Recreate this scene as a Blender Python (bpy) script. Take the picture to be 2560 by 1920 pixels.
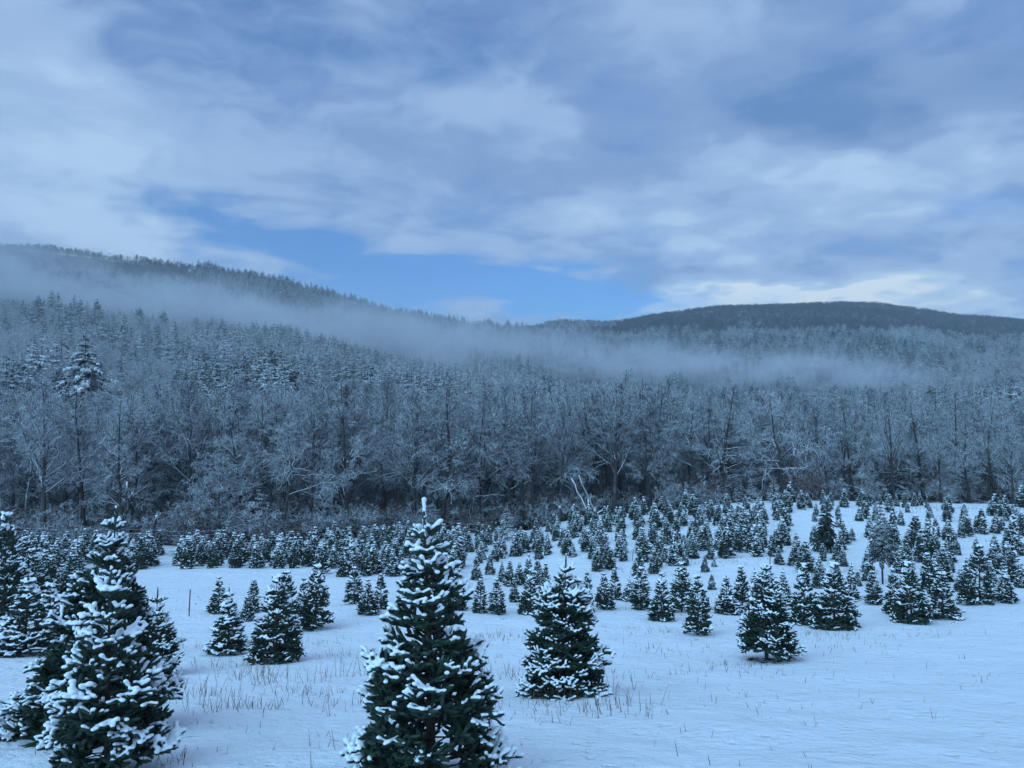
import bpy, math, random
import numpy as np
from mathutils import Vector

for o in list(bpy.data.objects):
    bpy.data.objects.remove(o)
SC = bpy.context.scene
COL = SC.collection
R = math.radians

# ------------------------------------------------------------------ camera
FPX = 1850.0                      # focal length in pixels of the 2560 px wide photograph
PITCH = math.atan(100.0 / FPX)
CAMZ = 10.0
cam_d = bpy.data.cameras.new('camera')
cam_d.sensor_width = 36.0
cam_d.lens = 36.0 * FPX / 2560.0
cam_d.clip_start = 0.1
cam_d.clip_end = 12000.0
cam = bpy.data.objects.new('camera', cam_d)
COL.objects.link(cam)
cam.location = (0, 0, CAMZ)
cam.rotation_euler = (R(90) + PITCH, 0, 0)
SC.camera = cam

# ------------------------------------------------------------------ sky and light
SUN_AZ, SUN_EL = R(215), R(38)    # compass angle from +Y clockwise, elevation
world = bpy.data.worlds.new('World')
SC.world = world
world.use_nodes = True


class NT:
    """small helper to wire shader nodes"""
    def __init__(self, tree):
        self.t = tree
        tree.nodes.clear()

    def n(self, kind, **kw):
        nd = self.t.nodes.new(kind)
        for k, v in kw.items():
            setattr(nd, k, v)
        return nd

    def put(self, sock, v):
        if isinstance(v, bpy.types.NodeSocket):
            self.t.links.new(v, sock)
        elif v is not None:
            if hasattr(sock.default_value, '__len__') and not hasattr(v, '__len__'):
                v = [v] * len(sock.default_value)
            if hasattr(sock.default_value, '__len__') and len(sock.default_value) == 4 and len(v) == 3:
                v = (*v, 1.0)
            sock.default_value = v

    def m(self, op, a, b=None, c=None, clamp=False):
        nd = self.n('ShaderNodeMath', operation=op, use_clamp=clamp)
        for i, v in enumerate((a, b, c)):
            if v is not None:
                self.put(nd.inputs[i], v)
        return nd.outputs[0]

    def v(self, op, a, b=None):
        nd = self.n('ShaderNodeVectorMath', operation=op)
        self.put(nd.inputs[0], a)
        if b is not None:
            self.put(nd.inputs[1], b)
        return nd.outputs['Value'] if op in ('DOT_PRODUCT', 'LENGTH') else nd.outputs[0]

    def mix(self, f, a, b, blend='MIX'):
        nd = self.n('ShaderNodeMix', data_type='RGBA', blend_type=blend)
        self.put(nd.inputs['Factor'], f)
        self.put(nd.inputs[6], a)
        self.put(nd.inputs[7], b)
        return nd.outputs[2]

    def noise(self, vec, scale, detail=4, rough=0.5, dist=0.0, out='Fac'):
        nd = self.n('ShaderNodeTexNoise')
        if vec is not None:
            self.put(nd.inputs['Vector'], vec)
        nd.inputs['Scale'].default_value = scale
        nd.inputs['Detail'].default_value = detail
        nd.inputs['Roughness'].default_value = rough
        nd.inputs['Distortion'].default_value = dist
        return nd.outputs[out]

    def rng(self, v, a, b, c=0.0, d=1.0, smooth=True):
        nd = self.n('ShaderNodeMapRange', interpolation_type='SMOOTHSTEP' if smooth else 'LINEAR')
        self.put(nd.inputs[0], v)
        for i, x in enumerate((a, b, c, d)):
            self.put(nd.inputs[i + 1], x)
        return nd.outputs[0]

    def xyz(self, x, y, z):
        nd = self.n('ShaderNodeCombineXYZ')
        for i, q in enumerate((x, y, z)):
            self.put(nd.inputs[i], q)
        return nd.outputs[0]


def build_world():
    w = NT(world.node_tree)
    sky = w.n('ShaderNodeTexSky')
    sky.sky_type = 'NISHITA'
    sky.sun_disc = False
    sky.sun_elevation = SUN_EL
    sky.sun_rotation = SUN_AZ
    sky.ozone_density = 2.0
    tc = w.n('ShaderNodeTexCoord').outputs['Generated']
    sx = w.n('ShaderNodeSeparateXYZ')
    w.put(sx.inputs[0], tc)
    X, Y, Z = sx.outputs
    Zc = w.m('MAXIMUM', Z, 0.0)
    # cloud deck: directions projected on to a level sheet
    den = w.m('ADD', Zc, 0.17)
    P = w.xyz(w.m('DIVIDE', X, den), w.m('DIVIDE', Y, den), 0.0)
    mp = w.n('ShaderNodeMapping', vector_type='POINT')
    mp.inputs['Rotation'].default_value = (0, 0, R(-16))
    mp.inputs['Scale'].default_value = (0.95, 1.05, 1.0)
    w.put(mp.inputs['Vector'], P)
    P = mp.outputs[0]

    def n2d(vec, scale, detail, rough, out='Fac'):
        o = w.noise(vec, scale, detail, rough, 0.0, out)
        o.node.noise_dimensions = '2D'
        return o
    wn = n2d(P, 2.2, 3, 0.6, 'Color')
    ws = w.n('ShaderNodeSeparateXYZ')
    w.put(ws.inputs[0], wn)
    Pw = w.v('ADD', P, w.v('MULTIPLY', wn, (0.35, 0.35, 0.0)))
    n1 = n2d(Pw, 1.15, 3, 0.5)
    n2 = n2d(w.v('ADD', Pw, (11.3, 2.2, 4.0)), 2.9, 5, 0.58)
    shade = w.m('MULTIPLY_ADD', n1, 0.40, w.m('MULTIPLY_ADD', n2, 0.46, 0.08))
    # azimuth / elevation with a wandering offset, for the named cloud features
    az = w.m('MULTIPLY_ADD', ws.outputs[0], 0.30, w.m('ADD', w.m('ARCTAN2', X, Y), -0.15))
    el = w.m('MULTIPLY_ADD', ws.outputs[1], 0.13, w.m('ADD', w.m('ARCSINE', Z), -0.065))
    AE = w.xyz(az, el, 0.0)

    def blob(px, py, rx, ry, tilt):
        a0 = math.atan((px - 1280) / FPX)
        e0 = math.atan((1060 - py) / FPX * math.cos(a0))
        k = w.n('ShaderNodeMapping', vector_type='TEXTURE')
        k.inputs['Location'].default_value = (a0, e0, 0)
        k.inputs['Rotation'].default_value = (0, 0, R(tilt))
        k.inputs['Scale'].default_value = (rx / FPX, ry / FPX, 1)
        w.put(k.inputs['Vector'], AE)
        return w.m('POWER', 0.36788, w.v('DOT_PRODUCT', k.outputs[0], k.outputs[0]))

    def total(lst):
        acc = None
        for (px, py, rx, ry, tilt, amp) in lst:
            acc = w.m('MULTIPLY_ADD', blob(px, py, rx, ry, tilt), amp, 0.0 if acc is None else acc)
        return acc

    bright = total([(2180, 425, 360, 60, -14, 0.26), (1730, 560, 330, 60, -8, 0.20), (1900, 745, 330, 42, 4, 0.52),
                    (2420, 775, 260, 45, -10, 0.34), (1230, 225, 210, 110, 5, 0.20), (80, 420, 380, 150, -20, 0.13), (1330, 560, 420, 60, -8, 0.09),
                    (420, 650, 300, 60, -16, 0.05), (2200, 210, 580, 150, -6, -0.36), (1150, 400, 480, 70, -14, -0.10),
                    (1000, 500, 520, 45, -8, -0.06), (1850, 660, 420, 40, -6, -0.10), (90, 60, 300, 120, 0, -0.04),
                    (1620, 400, 300, 60, -10, -0.08), (2350, 620, 330, 45, -6, -0.06)])
    clear = total([(780, 610, 520, 50, -10, 0.85), (1300, 735, 470, 64, -5, 1.05), (860, 40, 560, 110, -10, 0.55),
                   (500, 215, 380, 90, -20, 0.30), (2350, 40, 500, 120, 10, 0.35), (1800, 150, 300, 90, 0, 0.20), (1230, 225, 230, 120, 5, -0.60)])
    s = w.m('ADD', shade, bright)
    ramp = w.n('ShaderNodeValToRGB')
    cr = ramp.color_ramp
    cr.interpolation = 'EASE'
    stops = [(0.20, (0.120, 0.235, 0.475)), (0.38, (0.205, 0.332, 0.585)), (0.54, (0.312, 0.462, 0.715)),
             (0.70, (0.420, 0.595, 0.805)), (0.92, (0.68, 0.80, 0.88))]
    while len(cr.elements) < len(stops):
        cr.elements.new(0.5)
    for e, (p, c) in zip(cr.elements, stops):
        e.position = p
        e.color = (*c, 1)
    w.put(ramp.inputs[0], s)
    cover = w.rng(w.m('ADD', w.m('SUBTRACT', 1.0, clear), w.m('MULTIPLY', w.m('ADD', w.m('SUBTRACT', n2, 0.5), w.m('SUBTRACT', n1, 0.5)), 1.0)), 0.02, 1.05)
    cover = w.m('MAXIMUM', cover, w.m('MULTIPLY', Zc, 0.6))      # a thin veil overhead
    # clear sky behind the deck; the deck itself is lit by it
    skyc = w.v('MULTIPLY', sky.outputs[0], (0.040, 0.080, 0.130))
    col = w.mix(cover, skyc, ramp.outputs[0])
    bg = w.n('ShaderNodeBackground')
    w.put(bg.inputs['Color'], col)
    bg.inputs['Strength'].default_value = 1.0
    out = w.n('ShaderNodeOutputWorld')
    w.put(out.inputs['Surface'], bg.outputs[0])


build_world()
sun_d = bpy.data.lights.new('sun', 'SUN')
sun_d.energy = 2.3
sun_d.angle = R(60)
sun_d.color = (0.38, 0.73, 1.0)
sun = bpy.data.objects.new('sun', sun_d)
COL.objects.link(sun)
sdir = Vector((math.sin(SUN_AZ) * math.cos(SUN_EL), math.cos(SUN_AZ) * math.cos(SUN_EL), math.sin(SUN_EL)))
sun.rotation_euler = (-sdir).to_track_quat('-Z', 'Y').to_euler()
sun.location = sdir * 400
vs = SC.view_settings
SC.display_settings.display_device = 'sRGB'
vs.view_transform = 'Standard'
vs.look = 'None'
vs.exposure = 0.10
vs.gamma = 1.0
vs.use_curve_mapping = False
cy = SC.cycles
cy.max_bounces = 4
cy.diffuse_bounces = 2
cy.use_adaptive_sampling = True
cy.adaptive_threshold = 0.015
cy.debug_use_spatial_splits = True
cy.glossy_bounces = 1
cy.transmission_bounces = 2
cy.volume_bounces = 1
cy.transparent_max_bounces = 4
cy.use_denoising = True
cy.sample_clamp_indirect = 4.0


# ------------------------------------------------------------------ pixels, noise, meshes
def slope_of(py, px=1280.0):
    dy = (960.0 - py) / FPX
    return (math.sin(PITCH) + dy * math.cos(PITCH)) / (math.cos(PITCH) - dy * math.sin(PITCH))


def u_of(px, py):
    dy = (960.0 - py) / FPX
    return ((px - 1280.0) / FPX) / (math.cos(PITCH) - dy * math.sin(PITCH))


def _hash(i, j, k):
    h = (i * 374761393 + j * 668265263 + k * 2147483647 + 1013904223) & 0xFFFFFFFF
    h = ((h ^ (h >> 13)) * 1274126177) & 0xFFFFFFFF
    return ((h ^ (h >> 16)) & 0xFFFFFF) / float(0xFFFFFF)


def vnoise(P):
    P = np.asarray(P, float)
    F = np.floor(P).astype(np.int64)
    f = P - F
    f = f * f * (3 - 2 * f)
    out = 0
    for a in (0, 1):
        for b in (0, 1):
            for c in (0, 1):
                wt = (f[..., 0] if a else 1 - f[..., 0]) * (f[..., 1] if b else 1 - f[..., 1]) * (f[..., 2] if c else 1 - f[..., 2])
                out = out + wt * _hash(F[..., 0] + a, F[..., 1] + b, F[..., 2] + c)
    return out


def fbm2(x, y, scale, octv=3, seed=0.0):
    s, amp, tot = 0.0, 1.0, 0.0
    for o in range(octv):
        P = np.stack([np.asarray(x) / scale * 2 ** o + seed, np.asarray(y) / scale * 2 ** o - seed, np.full(np.shape(x), seed + o * 3.7)], -1)
        s = s + amp * (vnoise(P) - 0.5)
        tot += amp
        amp *= 0.5
    return s / tot * 2


def mesh_from(name, V, F, smooth=True):
    """V (n,3); F a list of (m,k) integer arrays"""
    me = bpy.data.meshes.new(name)
    V = np.asarray(V, np.float32)
    me.vertices.add(len(V))
    me.vertices.foreach_set('co', V.ravel())
    F = [np.asarray(f, np.int32) for f in F if len(f)]
    loops = np.concatenate([f.ravel() for f in F])
    counts = np.concatenate([np.full(len(f), f.shape[1], np.int32) for f in F])
    me.loops.add(len(loops))
    me.loops.foreach_set('vertex_index', loops)
    me.polygons.add(len(counts))
    starts = np.zeros(len(counts), np.int32)
    starts[1:] = np.cumsum(counts)[:-1]
    me.polygons.foreach_set('loop_start', starts)
    me.polygons.foreach_set('loop_total', counts)
    me.polygons.foreach_set('use_smooth', np.full(len(counts), smooth))
    me.update(calc_edges=True)
    return me


class Geo:
    def __init__(self):
        self.V, self.F, self.n = [], [], 0

    def add(self, V, *F):
        V = np.asarray(V, float).reshape(-1, 3)
        for f in F:
            self.F.append(np.asarray(f, np.int64) + self.n)
        self.V.append(V)
        self.n += len(V)

    def mesh(self, name, smooth=True):
        by = {}
        for f in self.F:
            by.setdefault(f.shape[1], []).append(f)
        return mesh_from(name, np.concatenate(self.V), [np.concatenate(v) for v in by.values()], smooth)


def unit(v):
    return v / np.maximum(np.linalg.norm(v, axis=-1, keepdims=True), 1e-9)


def perp(d):
    a = np.where(np.abs(d[..., 2:3]) > 0.9, np.array([1.0, 0, 0]), np.array([0, 0, 1.0]))
    x = unit(np.cross(d, a))
    return x, np.cross(d, x)


def tubes(g, P, rad, sides, cap=False):
    """P (B,k,3) polylines, rad (B,k)"""
    B, k, _ = P.shape
    if B == 0:
        return
    T = np.empty_like(P)
    T[:, 1:-1] = P[:, 2:] - P[:, :-2]
    T[:, 0] = P[:, 1] - P[:, 0]
    T[:, -1] = P[:, -1] - P[:, -2]
    T = unit(T)
    base = unit(P[:, -1] - P[:, 0])
    x0, _ = perp(base)
    x = unit(x0[:, None, :] - T * np.sum(x0[:, None, :] * T, -1, keepdims=True))
    y = np.cross(T, x)
    a = np.arange(sides) * 2 * np.pi / sides
    V = P[:, :, None, :] + rad[:, :, None, None] * (x[:, :, None, :] * np.cos(a)[None, None, :, None] + y[:, :, None, :] * np.sin(a)[None, None, :, None])
    idx = np.arange(B * k * sides).reshape(B, k, sides)
    q = np.stack([idx[:, :-1, :], np.roll(idx[:, :-1, :], -1, 2), np.roll(idx[:, 1:, :], -1, 2), idx[:, 1:, :]], -1).reshape(-1, 4)
    if cap:
        c = np.stack([idx[:, -1, i] for i in range(sides)], -1)
        g.add(V, q, c)
    else:
        g.add(V, q)


def grow(rng, P0, D, L, k, wander, up):
    """vectorised wandering polylines"""
    B = len(P0)
    P = np.empty((B, k + 1, 3))
    P[:, 0] = P0
    d = unit(D)
    step = (L / k)[:, None]
    for i in range(k):
        d = unit(d + rng.normal(0, wander, (B, 3)) + np.array([0, 0, 1.0]) * np.asarray(up).reshape(-1, 1))
        P[:, i + 1] = P[:, i] + d * step
    return P


def at_t(P, i, t):
    k = P.shape[1] - 1
    f = np.clip(t, 0, 0.9999) * k
    j = f.astype(int)
    fr = (f - j)[:, None]
    a, b = P[i, j], P[i, j + 1]
    return a * (1 - fr) + b * fr, unit(b - a)


# ------------------------------------------------------------------ materials
def new_mat(name):
    m = bpy.data.materials.new(name)
    m.use_nodes = True
    return m, NT(m.node_tree)


def finish(w, color, rough=0.8, normal=None, spec=0.2, disp=None, sss=0.0, transl=None):
    p = w.n('ShaderNodeBsdfPrincipled')
    w.put(p.inputs['Base Color'], color)
    w.put(p.inputs['Roughness'], rough)
    p.inputs['Specular IOR Level'].default_value = spec
    if normal is not None:
        w.put(p.inputs['Normal'], normal)
    o = w.n('ShaderNodeOutputMaterial')
    w.put(o.inputs['Surface'], p.outputs[0])
    return p


def bump(w, h, strength, dist):
    b = w.n('ShaderNodeBump')
    w.put(b.inputs['Height'], h)
    b.inputs['Strength'].default_value = strength
    b.inputs['Distance'].default_value = dist
    return b.outputs[0]


SNOW = (0.81, 0.875, 0.94)


def mat_snow_field():
    m, w = new_mat('field_snow')
    pos = w.n('ShaderNodeNewGeometry').outputs['Position']
    a = w.noise(pos, 0.9, 5, 0.55)
    b = w.noise(pos, 6.0, 6, 0.6)
    c = w.noise(pos, 38.0, 3, 0.6)
    dimple = w.rng(w.noise(pos, 3.2, 3, 0.6), 0.60, 0.72)
    h = w.m('ADD', w.m('ADD', w.m('MULTIPLY', a, 0.9), w.m('MULTIPLY', b, 0.34)), w.m('MULTIPLY', c, 0.06))
    h = w.m('SUBTRACT', h, w.m('MULTIPLY', dimple, 0.16))
    fleck = w.m('MULTIPLY', w.rng(w.noise(pos, 8.0, 4, 0.7), 0.64, 0.72), w.rng(w.noise(pos, 0.45, 3, 0.5), 0.46, 0.62))
    col = w.mix(w.m('MULTIPLY', fleck, 0.55), SNOW, (0.22, 0.19, 0.15))
    finish(w, col, 0.65, bump(w, h, 0.75, 0.30), 0.15)
    return m


def mat_plain_snow(name, scale=30.0, strength=0.35, dist=0.02):
    m, w = new_mat(name)
    pos = w.n('ShaderNodeNewGeometry').outputs['Position']
    h = w.noise(pos, scale, 4, 0.6)
    finish(w, SNOW, 0.65, bump(w, h, strength, dist), 0.12)
    return m


def mat_floor(name, litter, cover_lo, cover_hi, scale):
    m, w = new_mat(name)
    pos = w.n('ShaderNodeNewGeometry').outputs['Position']
    n = w.noise(pos, scale, 6, 0.65)
    f = w.rng(n, cover_lo, cover_hi)
    col = w.mix(f, litter, SNOW)
    finish(w, col, 0.85, bump(w, n, 0.6, 0.4), 0.1)
    return m


def mat_snow_top(name, dark, dark2, lo, hi, nscale, snow=SNOW, namp=0.5):
    """bark or needles below, snow lying on whatever faces up"""
    m, w = new_mat(name)
    g = w.n('ShaderNodeNewGeometry')
    sep = w.n('ShaderNodeSeparateXYZ')
    w.put(sep.inputs[0], g.outputs['Normal'])
    n = w.noise(g.outputs['Position'], nscale, 3, 0.6)
    rnd = w.n('ShaderNodeObjectInfo').outputs['Random']
    z = w.m('ADD', sep.outputs[2], w.m('MULTIPLY', w.m('SUBTRACT', n, 0.5), namp))
    z = w.m('ADD', z, w.m('MULTIPLY', w.m('SUBTRACT', rnd, 0.5), 0.25))
    f = w.rng(z, lo, hi)
    base = w.mix(rnd, dark, dark2)
    col = w.mix(f, base, snow)
    finish(w, col, 0.85, None, 0.1)
    return m


def mat_flat(name, c1, c2, scale=20.0, rough=0.8, spec=0.2):
    m, w = new_mat(name)
    g = w.n('ShaderNodeNewGeometry')
    n = w.noise(g.outputs['Position'], scale, 4, 0.6)
    finish(w, w.mix(w.rng(n, 0.35, 0.65), c1, c2), rough, bump(w, n, 0.3, 0.01), spec)
    return m


M = {}
M['field'] = mat_snow_field()
M['snow'] = mat_plain_snow('bough_snow', 45.0, 0.4, 0.012)
M['floor'] = mat_floor('forest_floor', (0.050, 0.042, 0.038), 0.50, 0.72, 1.2)
M['hill'] = mat_floor('hill_floor', (0.06, 0.055, 0.057), 0.50, 0.76, 0.12)
M['needle'] = mat_flat('fir_needles', (0.014, 0.032, 0.026), (0.036, 0.066, 0.046), 9.0, 0.6, 0.3)
M['bark'] = mat_flat('fir_bark', (0.035, 0.028, 0.024), (0.07, 0.055, 0.045), 40.0)
M['trunk'] = mat_snow_top('trunk_bark', (0.040, 0.036, 0.036), (0.075, 0.066, 0.062), 0.28, 0.75, 3.0)
M['bare'] = mat_snow_top('frosted_bark', (0.042, 0.041, 0.050), (0.066, 0.063, 0.074), -0.12, 0.58, 3.0)
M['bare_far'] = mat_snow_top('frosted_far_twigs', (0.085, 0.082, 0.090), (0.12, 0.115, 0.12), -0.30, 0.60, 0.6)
M['bare_dark'] = mat_snow_top('dry_far_twigs', (0.045, 0.040, 0.042), (0.070, 0.060, 0.060), 0.75, 1.4, 0.6)
M['bare_feat'] = mat_snow_top('lightly_snowed_bark', (0.040, 0.038, 0.042), (0.065, 0.060, 0.064), 0.05, 0.62, 3.0)
M['birch'] = mat_snow_top('pale_bark', (0.20, 0.195, 0.19), (0.27, 0.26, 0.25), 0.05, 0.6, 3.0)
M['rust'] = mat_snow_top('russet_leaves', (0.10, 0.05, 0.04), (0.085, 0.05, 0.045), 0.35, 0.9, 3.0)
M['pine'] = mat_snow_top('pine_needles', (0.012, 0.026, 0.025), (0.022, 0.038, 0.034), 0.62, 1.0, 0.9)
M['pine_dark'] = mat_snow_top('dark_pine_needles', (0.010, 0.022, 0.020), (0.014, 0.028, 0.025), 0.82, 1.25, 1.5)
M['pine_old'] = mat_snow_top('old_pine_needles', (0.012, 0.026, 0.025), (0.020, 0.036, 0.033), 0.42, 0.80, 0.5, SNOW, 1.0)
M['pine_snowy'] = mat_snow_top('snowy_pine_needles', (0.016, 0.030, 0.029), (0.026, 0.042, 0.038), 0.36, 0.88, 0.5)
M['weed'] = mat_flat('dry_weed', (0.13, 0.075, 0.055), (0.25, 0.165, 0.12), 6.0)
M['post'] = mat_snow_top('old_post', (0.05, 0.045, 0.04), (0.07, 0.06, 0.05), 0.55, 0.8, 5.0)
M['steel'] = mat_flat('dark_steel', (0.02, 0.02, 0.022), (0.035, 0.03, 0.03), 30.0, 0.5, 0.4)
M['white'] = mat_flat('sign_white', (0.62, 0.65, 0.66), (0.70, 0.72, 0.74), 3.0, 0.5, 0.3)
M['ink'] = mat_flat('sign_ink', (0.06, 0.10, 0.14), (0.09, 0.13, 0.17), 30.0)
M['earth'] = mat_floor('bare_earth', (0.050, 0.040, 0.030), 0.46, 0.60, 9.0)


# ------------------------------------------------------------------ objects
def tag(o, label=None, cat=None, group=None, kind=None):
    if label:
        o['label'] = label
    if cat:
        o['category'] = cat
    if group:
        o['group'] = group
    if kind:
        o['kind'] = kind
    return o


def obj(name, me, mat=None, parent=None, loc=None):
    o = bpy.data.objects.new(name, me)
    COL.objects.link(o)
    if mat is not None and me is not None and len(me.materials) == 0:
        me.materials.append(mat)
    if parent is not None:
        o.parent = parent
    if loc is not None:
        o.location = loc
    return o


# ------------------------------------------------------------------ terrain
_cols = [(0, [(33, -7.05), (40, -7.8), (50, -8.6), (70, -9.3), (110, -9.5)]),
         (640, [(33, -7.05), (40, -7.75), (50, -8.6), (70, -9.3), (110, -9.5)]),
         (1280, [(33, -6.96), (40, -7.7), (46, -8.2), (58, -8.9), (63, -9.05), (110, -9.5)]),
         (1500, [(33, -6.9), (40, -7.35), (46, -7.2), (52, -7.0), (58, -7.2), (64, -7.8), (75, -8.8), (110, -9.5)]),
         (1920, [(33, -6.8), (40, -7.0), (48, -6.75), (56, -6.36), (62, -6.5), (70, -7.0), (110, -8.2)]),
         (2560, [(33, -6.9), (40, -7.1), (48, -6.9), (56, -6.5), (63, -6.9), (70, -7.2), (110, -8.2)])]
_near = [(-60, -1.2), (-10, -1.5), (0, -1.68)] + [(d, slope_of(p) * d) for d, p in
         [(5.6, 1960), (7.7, 1840), (11, 1735), (15.5, 1650), (19, 1587), (23, 1535), (27, 1500)]]
_Dg = np.arange(-60, 132, 0.5)
_ug = np.array([(c[0] - 1280) / FPX for c in _cols])
_tab = []
for _x, _far in _cols:
    pts = _near + _far + [(140, _far[-1][1])]
    z = np.interp(_Dg, [p[0] for p in pts], [p[1] for p in pts])
    kern = np.hanning(15)
    kern /= kern.sum()
    zs = np.convolve(np.pad(z, 7, mode='edge'), kern, 'valid')
    _tab.append(zs)
_tab = np.array(_tab)


def field_z(X, Y):
    X = np.asarray(X, float)
    Y = np.asarray(Y, float)
    u = np.clip(X / np.maximum(Y, 4.0), _ug[0], _ug[-1])
    ci = np.clip(np.searchsorted(_ug, u) - 1, 0, len(_ug) - 2)
    f = (u - _ug[ci]) / (_ug[ci + 1] - _ug[ci])
    f = f * f * (3 - 2 * f)
    d = np.clip((Y - _Dg[0]) / 0.5, 0, len(_Dg) - 1.001)
    j = d.astype(int)
    g = d - j
    za = _tab[ci, j] * (1 - g) + _tab[ci, j + 1] * g
    zb = _tab[ci + 1, j] * (1 - g) + _tab[ci + 1, j + 1] * g
    z = za * (1 - f) + zb * f
    amp = np.clip((Y - 3) / 12, 0, 1)
    return z + 0.10 * amp * fbm2(X, Y, 5.0, 2, 3.0) + 0.065 * fbm2(X, Y, 1.2, 3, 9.0)


HILLS = {
    'M': (105, 400, [(-700, 700), (0, 775), (200, 795), (300, 818), (500, 855), (700, 870), (900, 915), (1100, 965), (1300, 1000),
                     (1500, 1025), (1800, 1045), (2100, 1040), (2560, 1020), (3200, 1000)], 3.0, 60.0),
    'L': (430, 950, [(-900, 622), (-300, 604), (0, 610), (60, 610), (140, 620), (300, 645), (480, 670), (560, 685), (700, 706), (860, 740),
                     (1000, 785), (1100, 803), (1250, 828), (1320, 834), (1500, 870), (1800, 960), (2200, 1040), (3200, 1060)], 9.0, 170.0),
    'R': (470, 1600, [(-900, 960), (600, 900), (1000, 866), (1250, 832), (1330, 818), (1400, 806), (1480, 805), (1530, 804), (1640, 783), (1800, 766),
                      (1900, 764), (2020, 757), (2110, 752), (2200, 757), (2300, 774), (2400, 791), (2500, 796), (2560, 801), (2900, 840), (3400, 860)], 10.0, 230.0)}


def hill_z(key, X, Y):
    Df, Dc, prof, namp, nsc = HILLS[key]
    u = X / np.maximum(Y, 1.0)
    zc = np.interp(u, [(p[0] - 1280) / FPX for p in prof], [slope_of(p[1]) * Dc for p in prof])
    t = (Y - Df) / (Dc - Df)
    s = np.where(t < 0.85, t * 1.02, 0.0)
    tt = np.clip((t - 0.85) / 0.30, 0, 1)
    s = np.where(t >= 0.85, 0.867 + 0.306 * (tt - tt ** 2 * 0.5) - 0.02, s)
    s = np.where(t > 1.15, s - (t - 1.15) * 0.7, s)
    z0 = -11.0
    z = z0 + (zc - z0) * s
    z = np.where(t < 0, z0 - 25 * np.clip(-t, 0, 4), z)
    return z + namp * np.clip(t * 2.5, 0, 1) * fbm2(X, Y, nsc, 3, 5.0)


def all_z(X, Y):
    X = np.asarray(X, float)
    Y = np.asarray(Y, float)
    zs = np.stack([field_z(X, Y), hill_z('M', X, Y), hill_z('L', X, Y), hill_z('R', X, Y)], -1)
    which = np.argmax(zs, -1)
    return zs.max(-1) + CAMZ, which


def gz(x, y):
    return float(all_z(np.array([x]), np.array([y]))[0][0])


def on_ground(px, py, dmax=64.0):
    """the spot of ground seen through a pixel of the photograph: (x, y, z)"""
    u, s = u_of(px, py), slope_of(py)
    D = np.arange(4.0, dmax, 0.05)
    g = all_z(u * D, D)[0] - CAMZ
    hit = np.nonzero(s * D <= g)[0]
    d = D[hit[0]] if len(hit) else dmax
    return u * d, d, gz(u * d, d)


def height_for(d, zbase, py_top):
    return CAMZ + slope_of(py_top) * d - zbase


def build_terrain():
    Yr = np.concatenate([np.linspace(-60, 1.0, 26), np.geomspace(1.0, 45, 200)[1:] + 0.0, np.geomspace(45, 3000, 190)[1:]])
    t = np.linspace(-1, 1, 361)
    W = 30 + 1.9 * np.maximum(Yr, 0)
    tt = 0.32 * t + 0.68 * t ** 3
    X = W[:, None] * tt[None, :]
    Yg = np.repeat(Yr[:, None], len(t), 1)
    Z, which = all_z(X, Yg)
    far = np.clip((Yg - 2200) / 800, 0, 1)
    Z = Z * (1 - far) + (CAMZ - 60) * far
    V = np.stack([X, Yg, Z], -1).reshape(-1, 3)
    nr, nc = X.shape
    idx = np.arange(nr * nc).reshape(nr, nc)
    q = np.stack([idx[:-1, :-1], idx[:-1, 1:], idx[1:, 1:], idx[1:, :-1]], -1).reshape(-1, 4)
    fw = which[:-1, :-1].reshape(-1)
    Yc = Yg[:-1, :-1].reshape(-1)
    Xc = X[:-1, :-1].reshape(-1)
    fd = forest_edge(Xc, Yc)
    masks = {'snow_field': (fw == 0) & (Yc < fd), 'forest_floor': (fw == 0) & (Yc >= fd), 'wooded_hillside': fw == 1,
             'forested_ridge': fw == 2, 'forested_mountain': fw == 3}
    mats = {'snow_field': M['field'], 'forest_floor': M['floor']}
    for nm, k in masks.items():
        f = q[k]
        used, inv = np.unique(f, return_inverse=True)
        me = mesh_from(nm, V[used], [inv.reshape(f.shape)])
        tag(obj(nm, me, mats.get(nm, M['hill'])), kind='structure')


def forest_edge(X, Y):
    u = np.asarray(X) / np.maximum(Y, 1.0)
    return np.interp(u, [(x - 1280) / FPX for x in (0, 640, 1000, 1280, 1400, 1500, 1920, 2560)], [51, 54, 59, 62, 62, 62.5, 65, 65])


build_terrain()


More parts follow.
